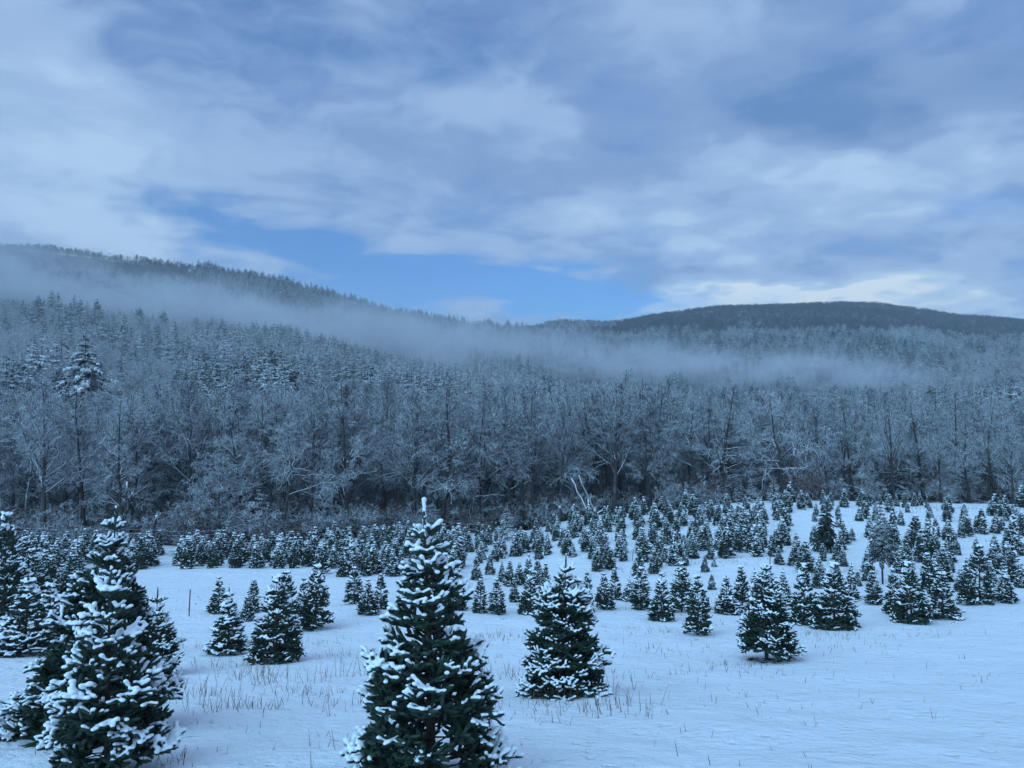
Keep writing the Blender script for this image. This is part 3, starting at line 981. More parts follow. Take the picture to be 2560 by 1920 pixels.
# px, base py, top py, stock, width factor, label
FIELD = [
    (8, 1537, 1291, 5, .80, 'tall dark fir cut by the left edge of the picture'),
    (62, 1636, 1434, 2, 1.25, 'pale frosted fir left of the tall dark left fir'),
    (128, 1610, 1443, 6, 1.0, 'thin pale fir peeping out left of the tall dark left fir'),
    (352, 1640, 1463, 3, .9, 'thin fir whose spike shows just left of the spiky-topped fir'),
    (546, 1532, 1439, 7, 1.0, 'small neat fir leftmost of the clump right of the thin steel stake'),
    (571, 1637, 1465, 6, 1.15, 'fir with pale feathery top at the left of the clump'),
    (618, 1552, 1470, 2, .9, 'low fir half hidden in the middle of the clump behind the feathery fir'),
    (633, 1532, 1448, 3, 1.1, 'slim dark fir at the back of the clump behind the feathery fir'),
    (689, 1653, 1443, 5, 1.02, 'dark broad fir in front of the clump with two snowy tiers'),
    (716, 1580, 1425, 3, .95, 'slim fir right behind the dark broad fir of the clump'),
    (758, 1564, 1441, 7, .85, 'narrow spiky fir squeezed left of the rightmost fir of the clump'),
    (787, 1572, 1412, 1, .98, 'rightmost neat conical fir of the clump'),
    (886, 1510, 1417, 1, 1.0, 'left dark fir of the trio left of the tall front fir'),
    (920, 1538, 1445, 7, 1.05, 'foremost fir of the trio left of the tall front fir'),
    (953, 1523, 1434, 3, 1.15, 'right fir of the trio left of the tall front fir'),
    (1110, 1500, 1380, 0, 1.0, 'fir showing past the right shoulder of the tall front fir'),
    (1140, 1525, 1410, 5, .9, 'snowy fir directly beside the right shoulder of the tall front fir'),
    (1200, 1532, 1447, 3, 1.05, 'slim fir first right of the tall front fir'),
    (1243, 1536, 1445, 1, 1.1, 'round full fir second right of the tall front fir'),
    (1287, 1506, 1443, 7, 1.05, 'small fir behind the round full fir'),
    (1324, 1534, 1425, 5, .82, 'bushy fir just left of the lone full fir'),
    (1362, 1504, 1404, 0, .9, 'tall slim fir behind the left shoulder of the lone full fir'),
    (1467, 1530, 1426, 4, .85, 'fir peeking out right of the lone full fir'),
    (1512, 1523, 1430, 7, 1.05, 'full fir second right of the lone full fir'),
    (1540, 1500, 1421, 3, 1.1, 'slim fir third right of the lone full fir'),
    (1493, 1428, 1369, 1, 1.1, 'dark pointed fir of the pair in the snowy gap, the left one'),
    (1527, 1424, 1369, 3, 1.2, 'dark pointed fir of the pair in the snowy gap, the right one'),
    (1508, 1420, 1382, 7, 1.0, None), (1572, 1503, 1440, 6, 1.1, None),
    (1603, 1523, 1418, 1, 1.0, 'stout dark fir with clean snowy ground at its foot'),
    (1597, 1440, 1371, 0, 1.15, 'pointed fir next to a thin leaning stake'),
    (1635, 1434, 1368, 4, 1.0, None), (1648, 1420, 1372, 7, .9, None),
    (1654, 1551, 1435, 5, .92, 'broad fir with wide white-speckled skirt'),
    (1704, 1530, 1405, 1, .95, 'tall dark fir between the broad skirted fir and the barrel-shaped one'),
    (1744, 1587, 1438, 1, 1.0, 'barrel-shaped fir standing forward in open snow'),
    (1733, 1396, 1347, 5, 1.0, 'very dark squat fir among frosted ones'),
    (1685, 1412, 1352, 2, 1.1, None), (1762, 1431, 1384, 0, 1.0, None), (1779, 1475, 1434, 3, 1.1, None),
    (1712, 1415, 1370, 7, 1.0, None), (1785, 1417, 1390, 2, 1.0, None),
    (1817, 1534, 1437, 2, 1.2, 'snow-streaked fir left of the dark fir with lifted skirt'),
    (1856, 1530, 1412, 0, .95, 'fir behind the left shoulder of the dark fir with lifted skirt'),
    (1892, 1520, 1418, 6, .95, None), (1948, 1412, 1363, 7, 1.0, None), (1964, 1515, 1418, 6, .95, None),
    (1985, 1415, 1360, 0, 1.1, None), (2014, 1406, 1352, 1, 1.0, None),
    (2011, 1560, 1412, 5, .95, 'large heavily frosted fir right of the dark fir with lifted skirt'),
    (2085, 1572, 1410, 5, 1.05, 'wide fir spreading a broad white skirt over dead grass'),
    (2057, 1402, 1359, 1, 1.1, None), (2094, 1400, 1343, 4, 1.0, None), (2042, 1470, 1415, 7, 1.0, None),
    (2125, 1500, 1405, 2, .9, None), (2145, 1465, 1428, 3, 1.2, None), (2164, 1453, 1412, 7, 1.1, None),
    (2183, 1511, 1428, 1, 1.1, 'neat pointed fir left of the pine with the bare lower trunk'),
    (2237, 1535, 1425, 5, .85, 'snowy fir leaning on the left flank of the largest clump at the right'),
    (2280, 1557, 1408, 5, .95, 'biggest snow-heaped fir of the clump at the right'),
    (2358, 1546, 1426, 4, 1.05, 'fir with drooping snowy shelf beside the biggest snow-heaped fir'),
    (2325, 1490, 1380, 0, .95, 'upright fir rising behind the biggest snow-heaped fir'),
    (2374, 1431, 1380, 1, 1.1, None), (2418, 1512, 1409, 1, .95, 'dark-footed fir left of the tall twin at the right'),
    (2450, 1510, 1362, 3, 1.1, 'tall twin-tiered fir at the right with thick snow'),
    (2479, 1468, 1396, 6, .95, None), (2515, 1507, 1418, 2, 1.15, 'right-hand fir at the front edge of the rows with leaning crown'),
    (2527, 1440, 1380, 1, 1.0, None), (2400, 1480, 1420, 7, 1.0, None), (2552, 1470, 1410, 2, 1.0, None),
    (2286, 1368, 1288, 3, 1.15, None), (2317, 1400, 1302, 0, .95, None), (2343, 1372, 1345, 5, 1.0, None), (2370, 1352, 1300, 1, 1.1, None),
    (2385, 1374, 1322, 4, 1.0, None), (2420, 1340, 1293, 3, 1.2, None), (2452, 1334, 1268, 0, 1.0, None), (2505, 1326, 1293, 1, 1.1, None),
    (2534, 1368, 1290, 5, .85, None), (2487, 1381, 1334, 7, 1.1, None), (2556, 1340, 1280, 3, 1.1, None), (2268, 1385, 1330, 4, 1.0, None),
    (2490, 1290, 1236, 5, .95, 'dark fir of the pair on the crest at the right, the left one'), (2515, 1289, 1240, 5, .9, 'dark fir of the pair on the crest at the right, the right one'),
    (2556, 1268, 1215, 5, 1.0, None), (2286, 1266, 1233, 5, .9, None), (2301, 1264, 1232, 1, 1.0, None), (2242, 1266, 1238, 5, .9, None),
    (2217, 1263, 1232, 1, 1.0, None), (2200, 1262, 1236, 1, 1.0, None), (2173, 1266, 1235, 3, 1.0, None), (2154, 1266, 1224, 5, .9, None),
    (2110, 1268, 1224, 5, .9, None), (2186, 1262, 1240, 7, 1.0, None), (2148, 1302, 1268, 5, .9, None), (2167, 1297, 1255, 4, 1.0, None),
    (2189, 1285, 1258, 1, 1.0, None), (2232, 1355, 1277, 0, .9, None), (2110, 1360, 1299, 7, 1.0, None), (2130, 1352, 1318, 1, 1.0, None),
    (2003, 1273, 1227, 1, 1.0, None), (2025, 1270, 1243, 7, 1.0, None), (2060, 1262, 1227, 5, .9, None), (2078, 1264, 1230, 1, 1.0, None),
    (2040, 1288, 1255, 7, 1.0, None), (2095, 1290, 1262, 1, 1.0, None), (1976, 1256, 1206, 5, 1.0, None),
    (1865, 1280, 1240, 1, 1.1, None), (1904, 1266, 1240, 7, 1.0, None), (1911, 1298, 1265, 5, .9, None), (1938, 1274, 1240, 3, 1.2, None),
    (1957, 1296, 1258, 3, 1.1, None), (1943, 1300, 1268, 2, 1.0, None), (1954, 1319, 1290, 3, 1.1, None), (1880, 1300, 1286, 6, 1.1, None),
    (1713, 1274, 1225, 5, .85, None), (1732, 1288, 1236, 1, 1.0, None), (1695, 1272, 1243, 1, 1.0, None), (1655, 1284, 1241, 1, 1.0, None),
    (1635, 1288, 1250, 7, 1.0, None), (1610, 1288, 1243, 5, .9, None), (1581, 1296, 1257, 1, 1.1, None), (1561, 1294, 1270, 7, 1.0, None),
    (1676, 1276, 1259, 6, 1.0, None), (1797, 1283, 1252, 5, .9, None), (1813, 1290, 1256, 1, 1.0, None), (1829, 1297, 1260, 4, 1.0, None),
    (1708, 1314, 1280, 5, .95, None), (1756, 1272, 1258, 6, 1.0, None),
    (1191, 1450, 1391, 5, .9, None), (1224, 1437, 1382, 0, 1.0, None), (1258, 1391, 1345, 1, 1.0, None), (1289, 1391, 1335, 5, .85, None),
    (1310, 1376, 1326, 1, 1.0, None), (1347, 1398, 1348, 3, 1.2, None), (1410, 1382, 1346, 1, 1.1, None), (1432, 1392, 1352, 2, 1.0, None),
    (1369, 1388, 1348, 4, 1.0, None), (1255, 1455, 1400, 2, 1.0, None), (1272, 1465, 1398, 0, 1.0, None), (1298, 1462, 1402, 7, 1.0, None),
    (1320, 1455, 1388, 5, .9, None), (1345, 1462, 1400, 3, 1.1, None), (1330, 1360, 1322, 7, 1.0, None), (1246, 1345, 1312, 6, 1.0, None),
    (1197, 1350, 1305, 0, 1.0, None), (1222, 1362, 1315, 1, 1.0, None), (1172, 1380, 1330, 5, .9, None), (1473, 1305, 1278, 1, 1.0, None),
    (1455, 1330, 1290, 5, .9, None), (1437, 1345, 1300, 1, 1.0, None), (1390, 1352, 1308, 4, 1.0, None), (1370, 1330, 1300, 7, 1.0, None),
    (1490, 1345, 1300, 5, .9, None), (1520, 1330, 1285, 1, 1.0, None), (1540, 1312, 1268, 5, .85, None), (1555, 1345, 1300, 3, 1.1, None),
]
# --- rows of young firs too alike to single out
ROWS = [  # D range, u range, across spacing, row spacing, height, keep, note
    ((40.2, 50.0), (-0.66, -0.20), 1.20, 1.35, (1.15, 1.75), .94, 'far rows, left'),
    ((35.5, 57.0), (-0.255, -0.07), 1.25, 1.5, (1.05, 1.65), .90, 'behind the tall fir'),
    ((43.0, 58.0), (-0.07, 0.12), 1.35, 1.6, (0.9, 1.45), .72, 'centre'),
    ((27.0, 40.0), (-0.70, -0.565), 1.35, 1.6, (1.2, 1.85), .9, 'left edge'),
    ((39.0, 54.5), (0.10, 0.37), 1.10, 1.4, (0.95, 1.6), .84, 'rising field'),
    ((31.0, 43.0), (0.36, 0.70), 1.5, 1.8, (0.7, 1.5), .62, 'right'),
    ((44.0, 60.0), (0.36, 0.70), 1.5, 1.8, (0.7, 1.45), .60, 'upper right'),
]
taken = []
LANDMARK = [(60, 1560, 'the pale frosted fir'), (272, 1500, 'the broad tall dark fir'), (432, 1390, 'the white notice board'), (472, 1510, 'the lone steel stake'),
            (620, 1500, 'the feathery clump'), (740, 1500, 'the dark broad fir'), (920, 1480, 'the trio'), (1088, 1400, 'the tall front fir'), (1243, 1490, 'the round full fir'),
            (1410, 1500, 'the lone full fir'), (1510, 1400, 'the pointed pair'), (1654, 1490, 'the broad skirted fir'), (1744, 1510, 'the barrel-shaped fir'),
            (1917, 1500, 'the lifted-skirt fir'), (2064, 1320, 'the very dark pine'), (2207, 1400, 'the bare-trunked pine'), (2280, 1480, 'the snow-heaped fir'), (2450, 1440, 'the tall twin-tiered fir'),
            (2500, 1265, 'the crest pair'), (1473, 1270, 'the leaning poles'), (1870, 1225, 'the four spruces')]
SHAPE = ['slender', 'neat conical', 'spreading', 'narrow', 'tiered', 'squat full', 'frost-white', 'plain pointed']


def fir_label(px, py, H, d, k):
    size = 'tiny' if H < .8 else 'small' if H < 1.2 else 'mid-sized' if H < 1.6 else 'big'
    row = 'foremost rows' if d < 27 else 'nearer rows' if d < 34 else 'middle rows' if d < 42 else 'far rows' if d < 50 else 'farthest rows'
    lx, ly, ln = min(LANDMARK, key=lambda q: abs(q[0] - px) + .6 * abs(q[1] - py))
    dx = px - lx
    side = ('above' if py < ly - 25 else 'below' if py > ly + 70 else 'beside') if abs(dx) < 22 else 'left of' if dx < -60 else 'right of' if dx > 60 else 'just left of' if dx < 0 else 'just right of'
    return '%s %s fir in the %s, %s %s' % (size, SHAPE[k], row, side, ln)


for (px, py, top, k, wd, label) in FIELD:
    x, y, z = on_ground(px, py)
    H = max(height_for(y, z, top), 0.35)
    taken.append((x, y))
    place_fir(STOCK[k], 1.5, x, y, z, H, wd * rnd.uniform(.88, 1.12), rnd.uniform(0, 6.28), label or fir_label(px, py, H, y, k),
              'firs in the field rows' if not label else 'firs that stand out in the field', tilt=(rnd.gauss(0, .02), rnd.gauss(0, .02)))
rows = []
for (d0, d1), (u0, u1), sx, sy, (h0, h1), keep, label in ROWS:
    d = d0
    while d < d1:
        a = u0 * d + rnd.uniform(0, sx)
        while a < u1 * d:
            x, y = a + rnd.gauss(0, .16), d + rnd.gauss(0, .18)
            a += sx
            if rnd.random() > keep or y > forest_edge(x, y) - 1.5:
                continue
            if any((x - p) ** 2 + (y - q) ** 2 < 0.72 ** 2 for p, q in taken):
                continue
            if (abs(x / y - u_of(2207, 1440)) < .020 and y < 38) or (abs(x / y - u_of(2055, 1370)) < .016 and 34 < y < 43.5):
                continue
            if u0 < -0.3 and d > 40 and abs(x / y + 0.458) < 0.012:
                continue
            taken.append((x, y))
            rows.append((x, y, rnd.uniform(h0, h1), rnd.randrange(8), rnd.uniform(0, 6.28)))
        d += sy
rows.sort(key=lambda r: -r[2] / r[1])
SINGLE = 112
for (x, y, H, k, rz) in rows[:SINGLE]:
    z = gz(x, y)
    px, py = 1280 + x / y * FPX, 1060 - (z + H * .5 - CAMZ) / y * FPX
    place_fir(STOCK[k], 1.5, x, y, z, H, rnd.uniform(.8, 1.22), rz, fir_label(px, py, H, y, k), 'young firs in the crowded rows', tilt=(rnd.gauss(0, .05), rnd.gauss(0, .05)))
REST = rows[SINGLE:]
print('field firs', len(FIELD), 'rows', len(rows), 'rest', len(REST))

# brown patch under the lifted skirt
def disc(name, x, y, rx, ry, mat, label, cat):
    g = Geo()
    n, rings = 28, 4
    pts = []
    for i in range(rings + 1):
        for j in range(n):
            a = j / n * 6.283
            r = i / rings * (1 + .22 * math.sin(3 * a + 1) + .12 * math.sin(7 * a))
            px, py = x + rx * r * math.cos(a), y + ry * r * math.sin(a)
            pts.append((px, py, gz(px, py) + .012 - (.03 if i == rings else 0)))
    idx = np.arange((rings + 1) * n).reshape(rings + 1, n)
    q = np.stack([idx[:-1], np.roll(idx[:-1], -1, 1), np.roll(idx[1:], -1, 1), idx[1:]], -1).reshape(-1, 4)
    g.add(pts, q)
    return tag(obj(name, g.mesh(name), mat), label, cat)
x, y, z = on_ground(1917, 1652)
disc('bare_ground_patch', x + .05, y - .02, .52, .34, M['earth'], 'bare brown earth under the dark fir with lifted skirt', 'bare patch')

# --- two young pines in the rows and the taller spruces by the wood
def place_pine(px, py, top, seed, label, group=None, mat='pine', **kw):
    x, y, z = on_ground(px, py, 70)
    H = height_for(y, z, top)
    gt, gc = pine_tree(seed, H, **kw)
    e = tag(obj('pine_tree', None, None, None, (x, y, z)), label, 'pine tree', group)
    obj('trunk', gt.mesh('trunk'), M['bark'], e)
    obj('crown', gc.mesh('crown', False), M[mat], e)
    return e
place_pine(2064, 1380, 1254, 3, 'tall very dark young pine standing above the frosted firs', mat='pine_dark', nb=210, blades=22, rad=.30, droop=-.16, base=.08, ang=(-15, 35), bl=1.05)
place_pine(2207, 1460, 1261, 9, 'young pine with drooping crown and bare lower trunk', nb=230, blades=24, rad=.25, droop=-.16, base=.28, ang=(-18, 38), bl=1.15)
for i, (px, py, top, lb) in enumerate([(1810, 1258, 1186, 'snowy spruce at the wood edge, leftmost of four'), (1848, 1257, 1189, 'snowy spruce at the wood edge, second of four'),
                                       (1878, 1257, 1199, 'snowy spruce at the wood edge, third of four'), (1934, 1256, 1188, 'snowy spruce at the wood edge with tiered boughs, rightmost of four'),
                                       (1268, 1352, 1255, 'lone snowy spruce in the shade of the wood behind the field')]):
    x, y, z = on_ground(px, py, 66)
    H = height_for(y, z, top)
    gt, gc = pine_tree(60 + i, H, nb=90, blades=12, rad=.27, droop=-.05, base=.04, ang=(-8, 40), bl=.85, ragged=.2)
    e = tag(obj('spruce_tree', None, None, None, (x, y, z)), lb, 'spruce tree', 'spruces along the wood edge')
    obj('trunk', gt.mesh('trunk'), M['bark'], e)
    obj('crown', gc.mesh('crown', False), M['pine_snowy'], e)

# ------------------------------------------------------------------ the wood behind the field
BARE = {}
for st, sd, n in (('maple', 200, 4), ('oak', 230, 2), ('pole', 260, 3), ('vase', 290, 2), ('sapling', 310, 2)):
    for k in range(n):
        gt, gc = bare_tree(sd + k, 12.0 if st != 'sapling' else 6.0, st, 1.0, 1.0, 1.5)
        BARE[(st, k)] = (gt.mesh('trunk'), gc.mesh('crown'))
        BARE[(st, k)][0].materials.append(M['trunk'])
        BARE[(st, k)][1].materials.append(M['bare'])
print('bare', {k: len(v[1].polygons) for k, v in BARE.items()})


def place_bare(st, k, x, y, H, label, group, wid=1.0, rot=None, mat=None, lean=(0, 0)):
    H0 = 12.0 if st != 'sapling' else 6.0
    o = obj('bare_tree', None, None, None, (x, y, gz(x, y) - .05))
    for nm, me in zip(('trunk', 'crown'), BARE[(st, k)]):
        c = obj(nm, me, None, o)
        if mat is not None:
            c.material_slots[0].link = 'OBJECT'
            c.material_slots[0].material = mat
    s = H / H0
    o.scale = (s * wid, s * wid, s)
    o.rotation_euler = (lean[0], lean[1], rnd.uniform(0, 6.28) if rot is None else rot)
    return tag(o, label, 'bare tree', group)


WMARK = [(62, 'the leftmost tree'), (192, 'the narrow left tree'), (310, 'the forked broken trunk'), (432, 'the notice board'), (608, 'the slim clump tree'),
         (733, 'the frosty clump tree'), (850, 'the large low-forked tree'), (1037, 'the tall front fir'), (1190, 'the crooked oak pair'), (1303, 'the lone wood spruce'),
         (1402, 'the straight dark trunk'), (1473, 'the leaning poles'), (1535, 'the tallest vase-shaped tree'), (1636, 'the close slim pair'), (1774, 'the forked frosty crown'),
         (1880, 'the four spruces'), (1951, 'the slender spruce-side tree'), (2064, 'the very dark pine'), (2174, 'the pale birch'), (2238, 'the dark hemlock'), (2370, 'the pale birch pair'), (2500, 'the crest pair')]
WSHAPE = {'maple': 'round-crowned', 'oak': 'crooked', 'pole': 'slim', 'vase': 'fan-shaped', 'sapling': 'thin young'}


def tree_label(st, px, dep, H):
    lx, ln = min(WMARK, key=lambda q: abs(q[0] - px))
    dx = px - lx
    side = 'behind' if abs(dx) < 18 else ('just left of' if dx < 0 else 'just right of') if abs(dx) < 45 else ('left of' if dx < 0 else 'right of')
    row = 'front row' if dep < 5 else 'second row' if dep < 11 else 'middle' if dep < 21 else 'deep inside' if dep < 32 else 'at the back'
    size = 'low' if H < 9 else 'mid-height' if H < 12.3 else 'tall' if H < 13.8 else 'very tall'
    return '%s %s frosted tree, %s, %s %s' % (size, WSHAPE[st], row, side, ln)


FEAT = [  # px, D, top py, style, variant, width, label
    (1535, 64.5, 940, 'vase', 0, 1.0, 'tallest vase-shaped bare tree spreading fan-like in the middle of the wood'),
    (1500, 67, 935, 'vase', 1, .9, 'bare fan-shaped tree just left of the tallest vase-shaped tree'),
    (1402, 64, 1000, 'maple', 0, .9, 'bare tree with straight dark trunk above the leaning poles'),
    (1303, 63.5, 968, 'maple', 1, 1.0, 'bare tree with pale trunk beside the lone spruce of the wood'),
    (1626, 66, 958, 'pole', 0, 1.0, 'slim dark bare tree, left one of a close pair right of the tallest tree'),
    (1646, 66.5, 955, 'pole', 1, 1.0, 'slim dark bare tree, right one of a close pair right of the tallest tree'),
    (1774, 67, 968, 'maple', 2, .75, 'straight bare tree with forked frosty crown above the four spruces'),
    (1825, 69, 985, 'oak', 0, .7, 'crooked forked bare tree above the second spruce of the wood edge'),
    (850, 61, 945, 'maple', 3, 1.05, 'large bare tree with low fork left of the tall front fir'),
    (1037, 62, 1005, 'maple', 2, .95, 'bare tree whose trunk rises right behind the tip of the tall front fir'),
    (1178, 63, 1045, 'oak', 1, .85, 'crooked dark oak, left of a pair in the middle of the wood'),
    (1205, 63.5, 1015, 'oak', 0, .9, 'crooked dark oak, right of a pair in the middle of the wood'),
    (608, 58, 1020, 'pole', 2, 1.0, 'slim bare tree above the clump of firs'),
    (1092, 66, 1050, 'pole', 0, .9, 'thin bare tree between the tall front fir and the crooked oaks'),
    (733, 60, 1035, 'maple', 1, .8, 'frosty bare tree above the right end of the clump'),
    (326, 57, 1060, 'pole', 1, 1.0, 'slim bare tree right behind the broken snag'),
    (480, 59, 945, 'maple', 0, .95, 'tall bare tree with twiggy crown above the small white sign'),
    (62, 56, 1020, 'oak', 1, .8, 'leaning frosty bare tree at the far left of the wood'),
    (192, 57, 1020, 'maple', 2, .75, 'narrow bare tree between the left edge and the broad dark fir'),
    (266, 58, 1060, 'pole', 2, .9, 'straight thin bare tree right above the tip of the broad dark fir'),
    (2111, 70, 985, 'maple', 3, .85, 'tall straight bare tree above the very dark young pine'),
    (1951, 71, 1030, 'pole', 0, 1.1, 'slender bare tree above the rightmost spruce'),
    (1905, 74, 1010, 'maple', 1, .9, 'broad frosty bare tree behind the four spruces'),
    (2300, 76, 1040, 'maple', 0, .9, 'frosty bare tree behind the dark hemlock at the right'),
    (2480, 74, 1030, 'maple', 2, .9, 'frosty bare tree above the dark pair of crest firs'),
]
for (px, d, top, st, k, wd, label) in FEAT:
    u = u_of(px, 1250)
    x, y = u * d, d
    H = height_for(d, gz(x, y), top)
    place_bare(st, k, x, y, H, label, 'bare trees at the edge of the wood', wd, None, M['bare_feat'])
pale = [(2174, 68, 1150, 'pale birch standing in front of the dark hemlock', .0), (2368, 68.5, 1165, 'thin pale birch, left of a close pair at the right', .02),
        (2374, 69, 1172, 'thin pale birch, right of a close pair at the right', -.02), (2440, 70, 1150, 'pale birch near the right end of the wood', .03),
        (1672, 66, 1140, 'pale slender trunk right of the tallest tree', -.05), (1322, 64.5, 1180, 'short pale leaning tree left of the leaning poles', .18)]
for (px, d, top, label, ln) in pale:
    x, y = u_of(px, 1250) * d, d
    place_bare('sapling', rnd.randrange(2), x, y, height_for(d, gz(x, y), top), label, 'pale birches at the edge of the wood', .9, None, M['birch'], (0, ln))
for (px, d, top, w_) in [(700, 58, 1215, 1.3), (740, 60, 1225, 1.2), (1770, 68, 1120, 1.1), (1830, 69, 1100, 1.2), (2045, 71, 1105, 1.2), (640, 59, 1240, 1.2), (2310, 70, 1180, 1.2)]:
    x, y = u_of(px, 1250) * d, d
    place_bare('sapling', rnd.randrange(2), x, y, height_for(d, gz(x, y), top), 'russet-tinged young tree with dry leaves, ' + tree_label('sapling', px, 9, 3).split(', ')[-1], 'russet young trees', w_, None, M['rust'])
kinds = [('maple', 4), ('maple', 4), ('pole', 3), ('pole', 3), ('oak', 2), ('maple', 4), ('sapling', 2), ('sapling', 2)]
n_fill = 0
spots = []
tries = 0
while n_fill < 190 and tries < 6000:
    tries += 1
    u = rnd.uniform(-.76, .76)
    dep = rnd.random() ** 1.4 * 42
    d = float(forest_edge(np.array([u * 60.]), np.array([60.]))[0]) + 1 + dep
    x, y = u * d, d
    if any((x - a) ** 2 + (y - b) ** 2 < 1.7 ** 2 for a, b in spots):
        continue
    spots.append((x, y))
    st, nv = rnd.choice(kinds if dep < 16 else kinds[:6])
    H = rnd.uniform(12, 16.5) if st != 'sapling' else rnd.uniform(4.5, 8)
    px = 1280 + u * FPX
    tl = float(np.interp(px, [0, 400, 800, 1300, 1550, 1900, 2560], [950, 935, 930, 940, 930, 965, 985])) + rnd.uniform(-15, 80)
    k = rnd.randrange(nv)
    if st != 'sapling':
        H = min(H, height_for(d, gz(x, y), tl))
    lb = tree_label(st, px, dep, H)
    place_bare(st, k, x, y, H, lb, 'frosted bare trees of the wood', rnd.uniform(.85, 1.15))
    n_fill += 1

# pines in and behind the wood
def far_pine(px, d, top, seed, label, group, mat, **kw):
    u = u_of(px, 1050)
    x, y = u * d, d
    z = gz(x, y)
    H = height_for(d, z, top)
    gt, gc = pine_tree(seed, H, **kw)
    e = tag(obj('pine_tree', None, None, None, (x, y, z)), label, 'pine tree', group)
    obj('trunk', gt.mesh('trunk'), M['bark'], e)
    obj('crown', gc.mesh('crown', False), mat, e)
    return e
far_pine(208, 108, 832, 71, 'huge old pine with snow along its long drooping boughs, upper left', 'pines in the wood', M['pine_old'], nb=230, blades=28, rad=.30, droop=-.17, base=.36, ang=(-16, 38), bl=1.1, ragged=.5)
far_pine(2231, 118, 1000, 72, 'dark pointed pine rising above the wood at the right', 'pines in the wood', M['pine'], nb=80, blades=14, rad=.20, droop=-.08, base=.3)
far_pine(2262, 120, 1014, 73, 'snowy pine just right of the dark pointed pine', 'pines in the wood', M['pine_snowy'], nb=80, blades=14, rad=.22, droop=-.08, base=.3)
far_pine(2238, 70, 1150, 74, 'broad dark hemlock low in the wood behind the crest', 'pines in the wood', M['pine'], nb=130, blades=20, rad=.55, droop=-.10, base=.05, bl=.8)
far_pine(2105, 70, 1195, 75, 'small dark pine in the shade behind the very dark young pine', 'pines in the wood', M['pine'], nb=80, blades=12, rad=.35, base=.05)
far_pine(640, 58, 1190, 76, 'low drooping snowy pine in the shade above the clump', 'pines in the wood', M['pine_snowy'], nb=80, blades=14, rad=.40, droop=-.16, base=.15)
for i, (px, top) in enumerate([(2345, 1030), (2390, 1028), (2425, 1022), (2462, 1016), (2490, 1012), (2548, 1010)]):
    far_pine(px, 128 + 3 * (i % 3), top, 80 + i, 'snowy pine above the wood at the right edge, %s in the line of six' % ['first', 'second', 'third', 'fourth', 'fifth', 'last'][i], 'line of pines at the right', M['pine_snowy'], nb=70, blades=12, rad=.24, base=.35)
print('wood done')
# ------------------------------------------------------------------ far woods: uncountable masses of trees
def instancer(name, coll, P, scale, rotz, kind_idx, label, tilt=0.04):
    """one object that stands a tree on every one of its points"""
    me = bpy.data.meshes.new(name)
    me.vertices.add(len(P))
    me.vertices.foreach_set('co', np.asarray(P, np.float32).ravel())
    a = me.attributes.new('tree_scale', 'FLOAT', 'POINT')
    a.data.foreach_set('value', np.asarray(scale, np.float32))
    rg = np.random.default_rng(len(P))
    rot = np.stack([rg.normal(0, tilt, len(P)), rg.normal(0, tilt, len(P)), rotz], -1)
    a = me.attributes.new('tree_rot', 'FLOAT_VECTOR', 'POINT')
    a.data.foreach_set('vector', np.asarray(rot, np.float32).ravel())
    a = me.attributes.new('tree_kind', 'INT', 'POINT')
    a.data.foreach_set('value', np.asarray(kind_idx, np.int32))
    ng = bpy.data.node_groups.new(name, 'GeometryNodeTree')
    ng.interface.new_socket('Geometry', in_out='INPUT', socket_type='NodeSocketGeometry')
    ng.interface.new_socket('Geometry', in_out='OUTPUT', socket_type='NodeSocketGeometry')
    gi, go = ng.nodes.new('NodeGroupInput'), ng.nodes.new('NodeGroupOutput')
    ci = ng.nodes.new('GeometryNodeCollectionInfo')
    ci.inputs['Collection'].default_value = coll
    ci.inputs['Separate Children'].default_value = True
    ci.inputs['Reset Children'].default_value = True
    ip = ng.nodes.new('GeometryNodeInstanceOnPoints')
    ip.inputs['Pick Instance'].default_value = True
    def attr(n, t):
        q = ng.nodes.new('GeometryNodeInputNamedAttribute')
        q.data_type = t
        q.inputs['Name'].default_value = n
        return [o for o in q.outputs if o.name == 'Attribute' and o.enabled][0]
    L = ng.links.new
    L(gi.outputs[0], ip.inputs['Points'])
    L(ci.outputs[0], ip.inputs['Instance'])
    L(attr('tree_kind', 'INT'), ip.inputs['Instance Index'])
    L(attr('tree_rot', 'FLOAT_VECTOR'), ip.inputs['Rotation'])
    L(attr('tree_scale', 'FLOAT'), ip.inputs['Scale'])
    L(ip.outputs[0], go.inputs[0])
    o = obj(name, me)
    md = o.modifiers.new('trees', 'NODES')
    md.node_group = ng
    return tag(o, label, kind='stuff')


def join(geos):
    g = Geo()
    for q in geos:
        for V in [np.concatenate(q.V)]:
            pass
        off = g.n
        g.V.append(V)
        for f in q.F:
            g.F.append(f + off)
        g.n += len(V)
    return g


far_coll = bpy.data.collections.new('far_tree_stock')
def stock(name, g, mat, smooth):
    me = g.mesh(name, smooth)
    me.materials.append(mat)
    far_coll.objects.link(bpy.data.objects.new(name, me))
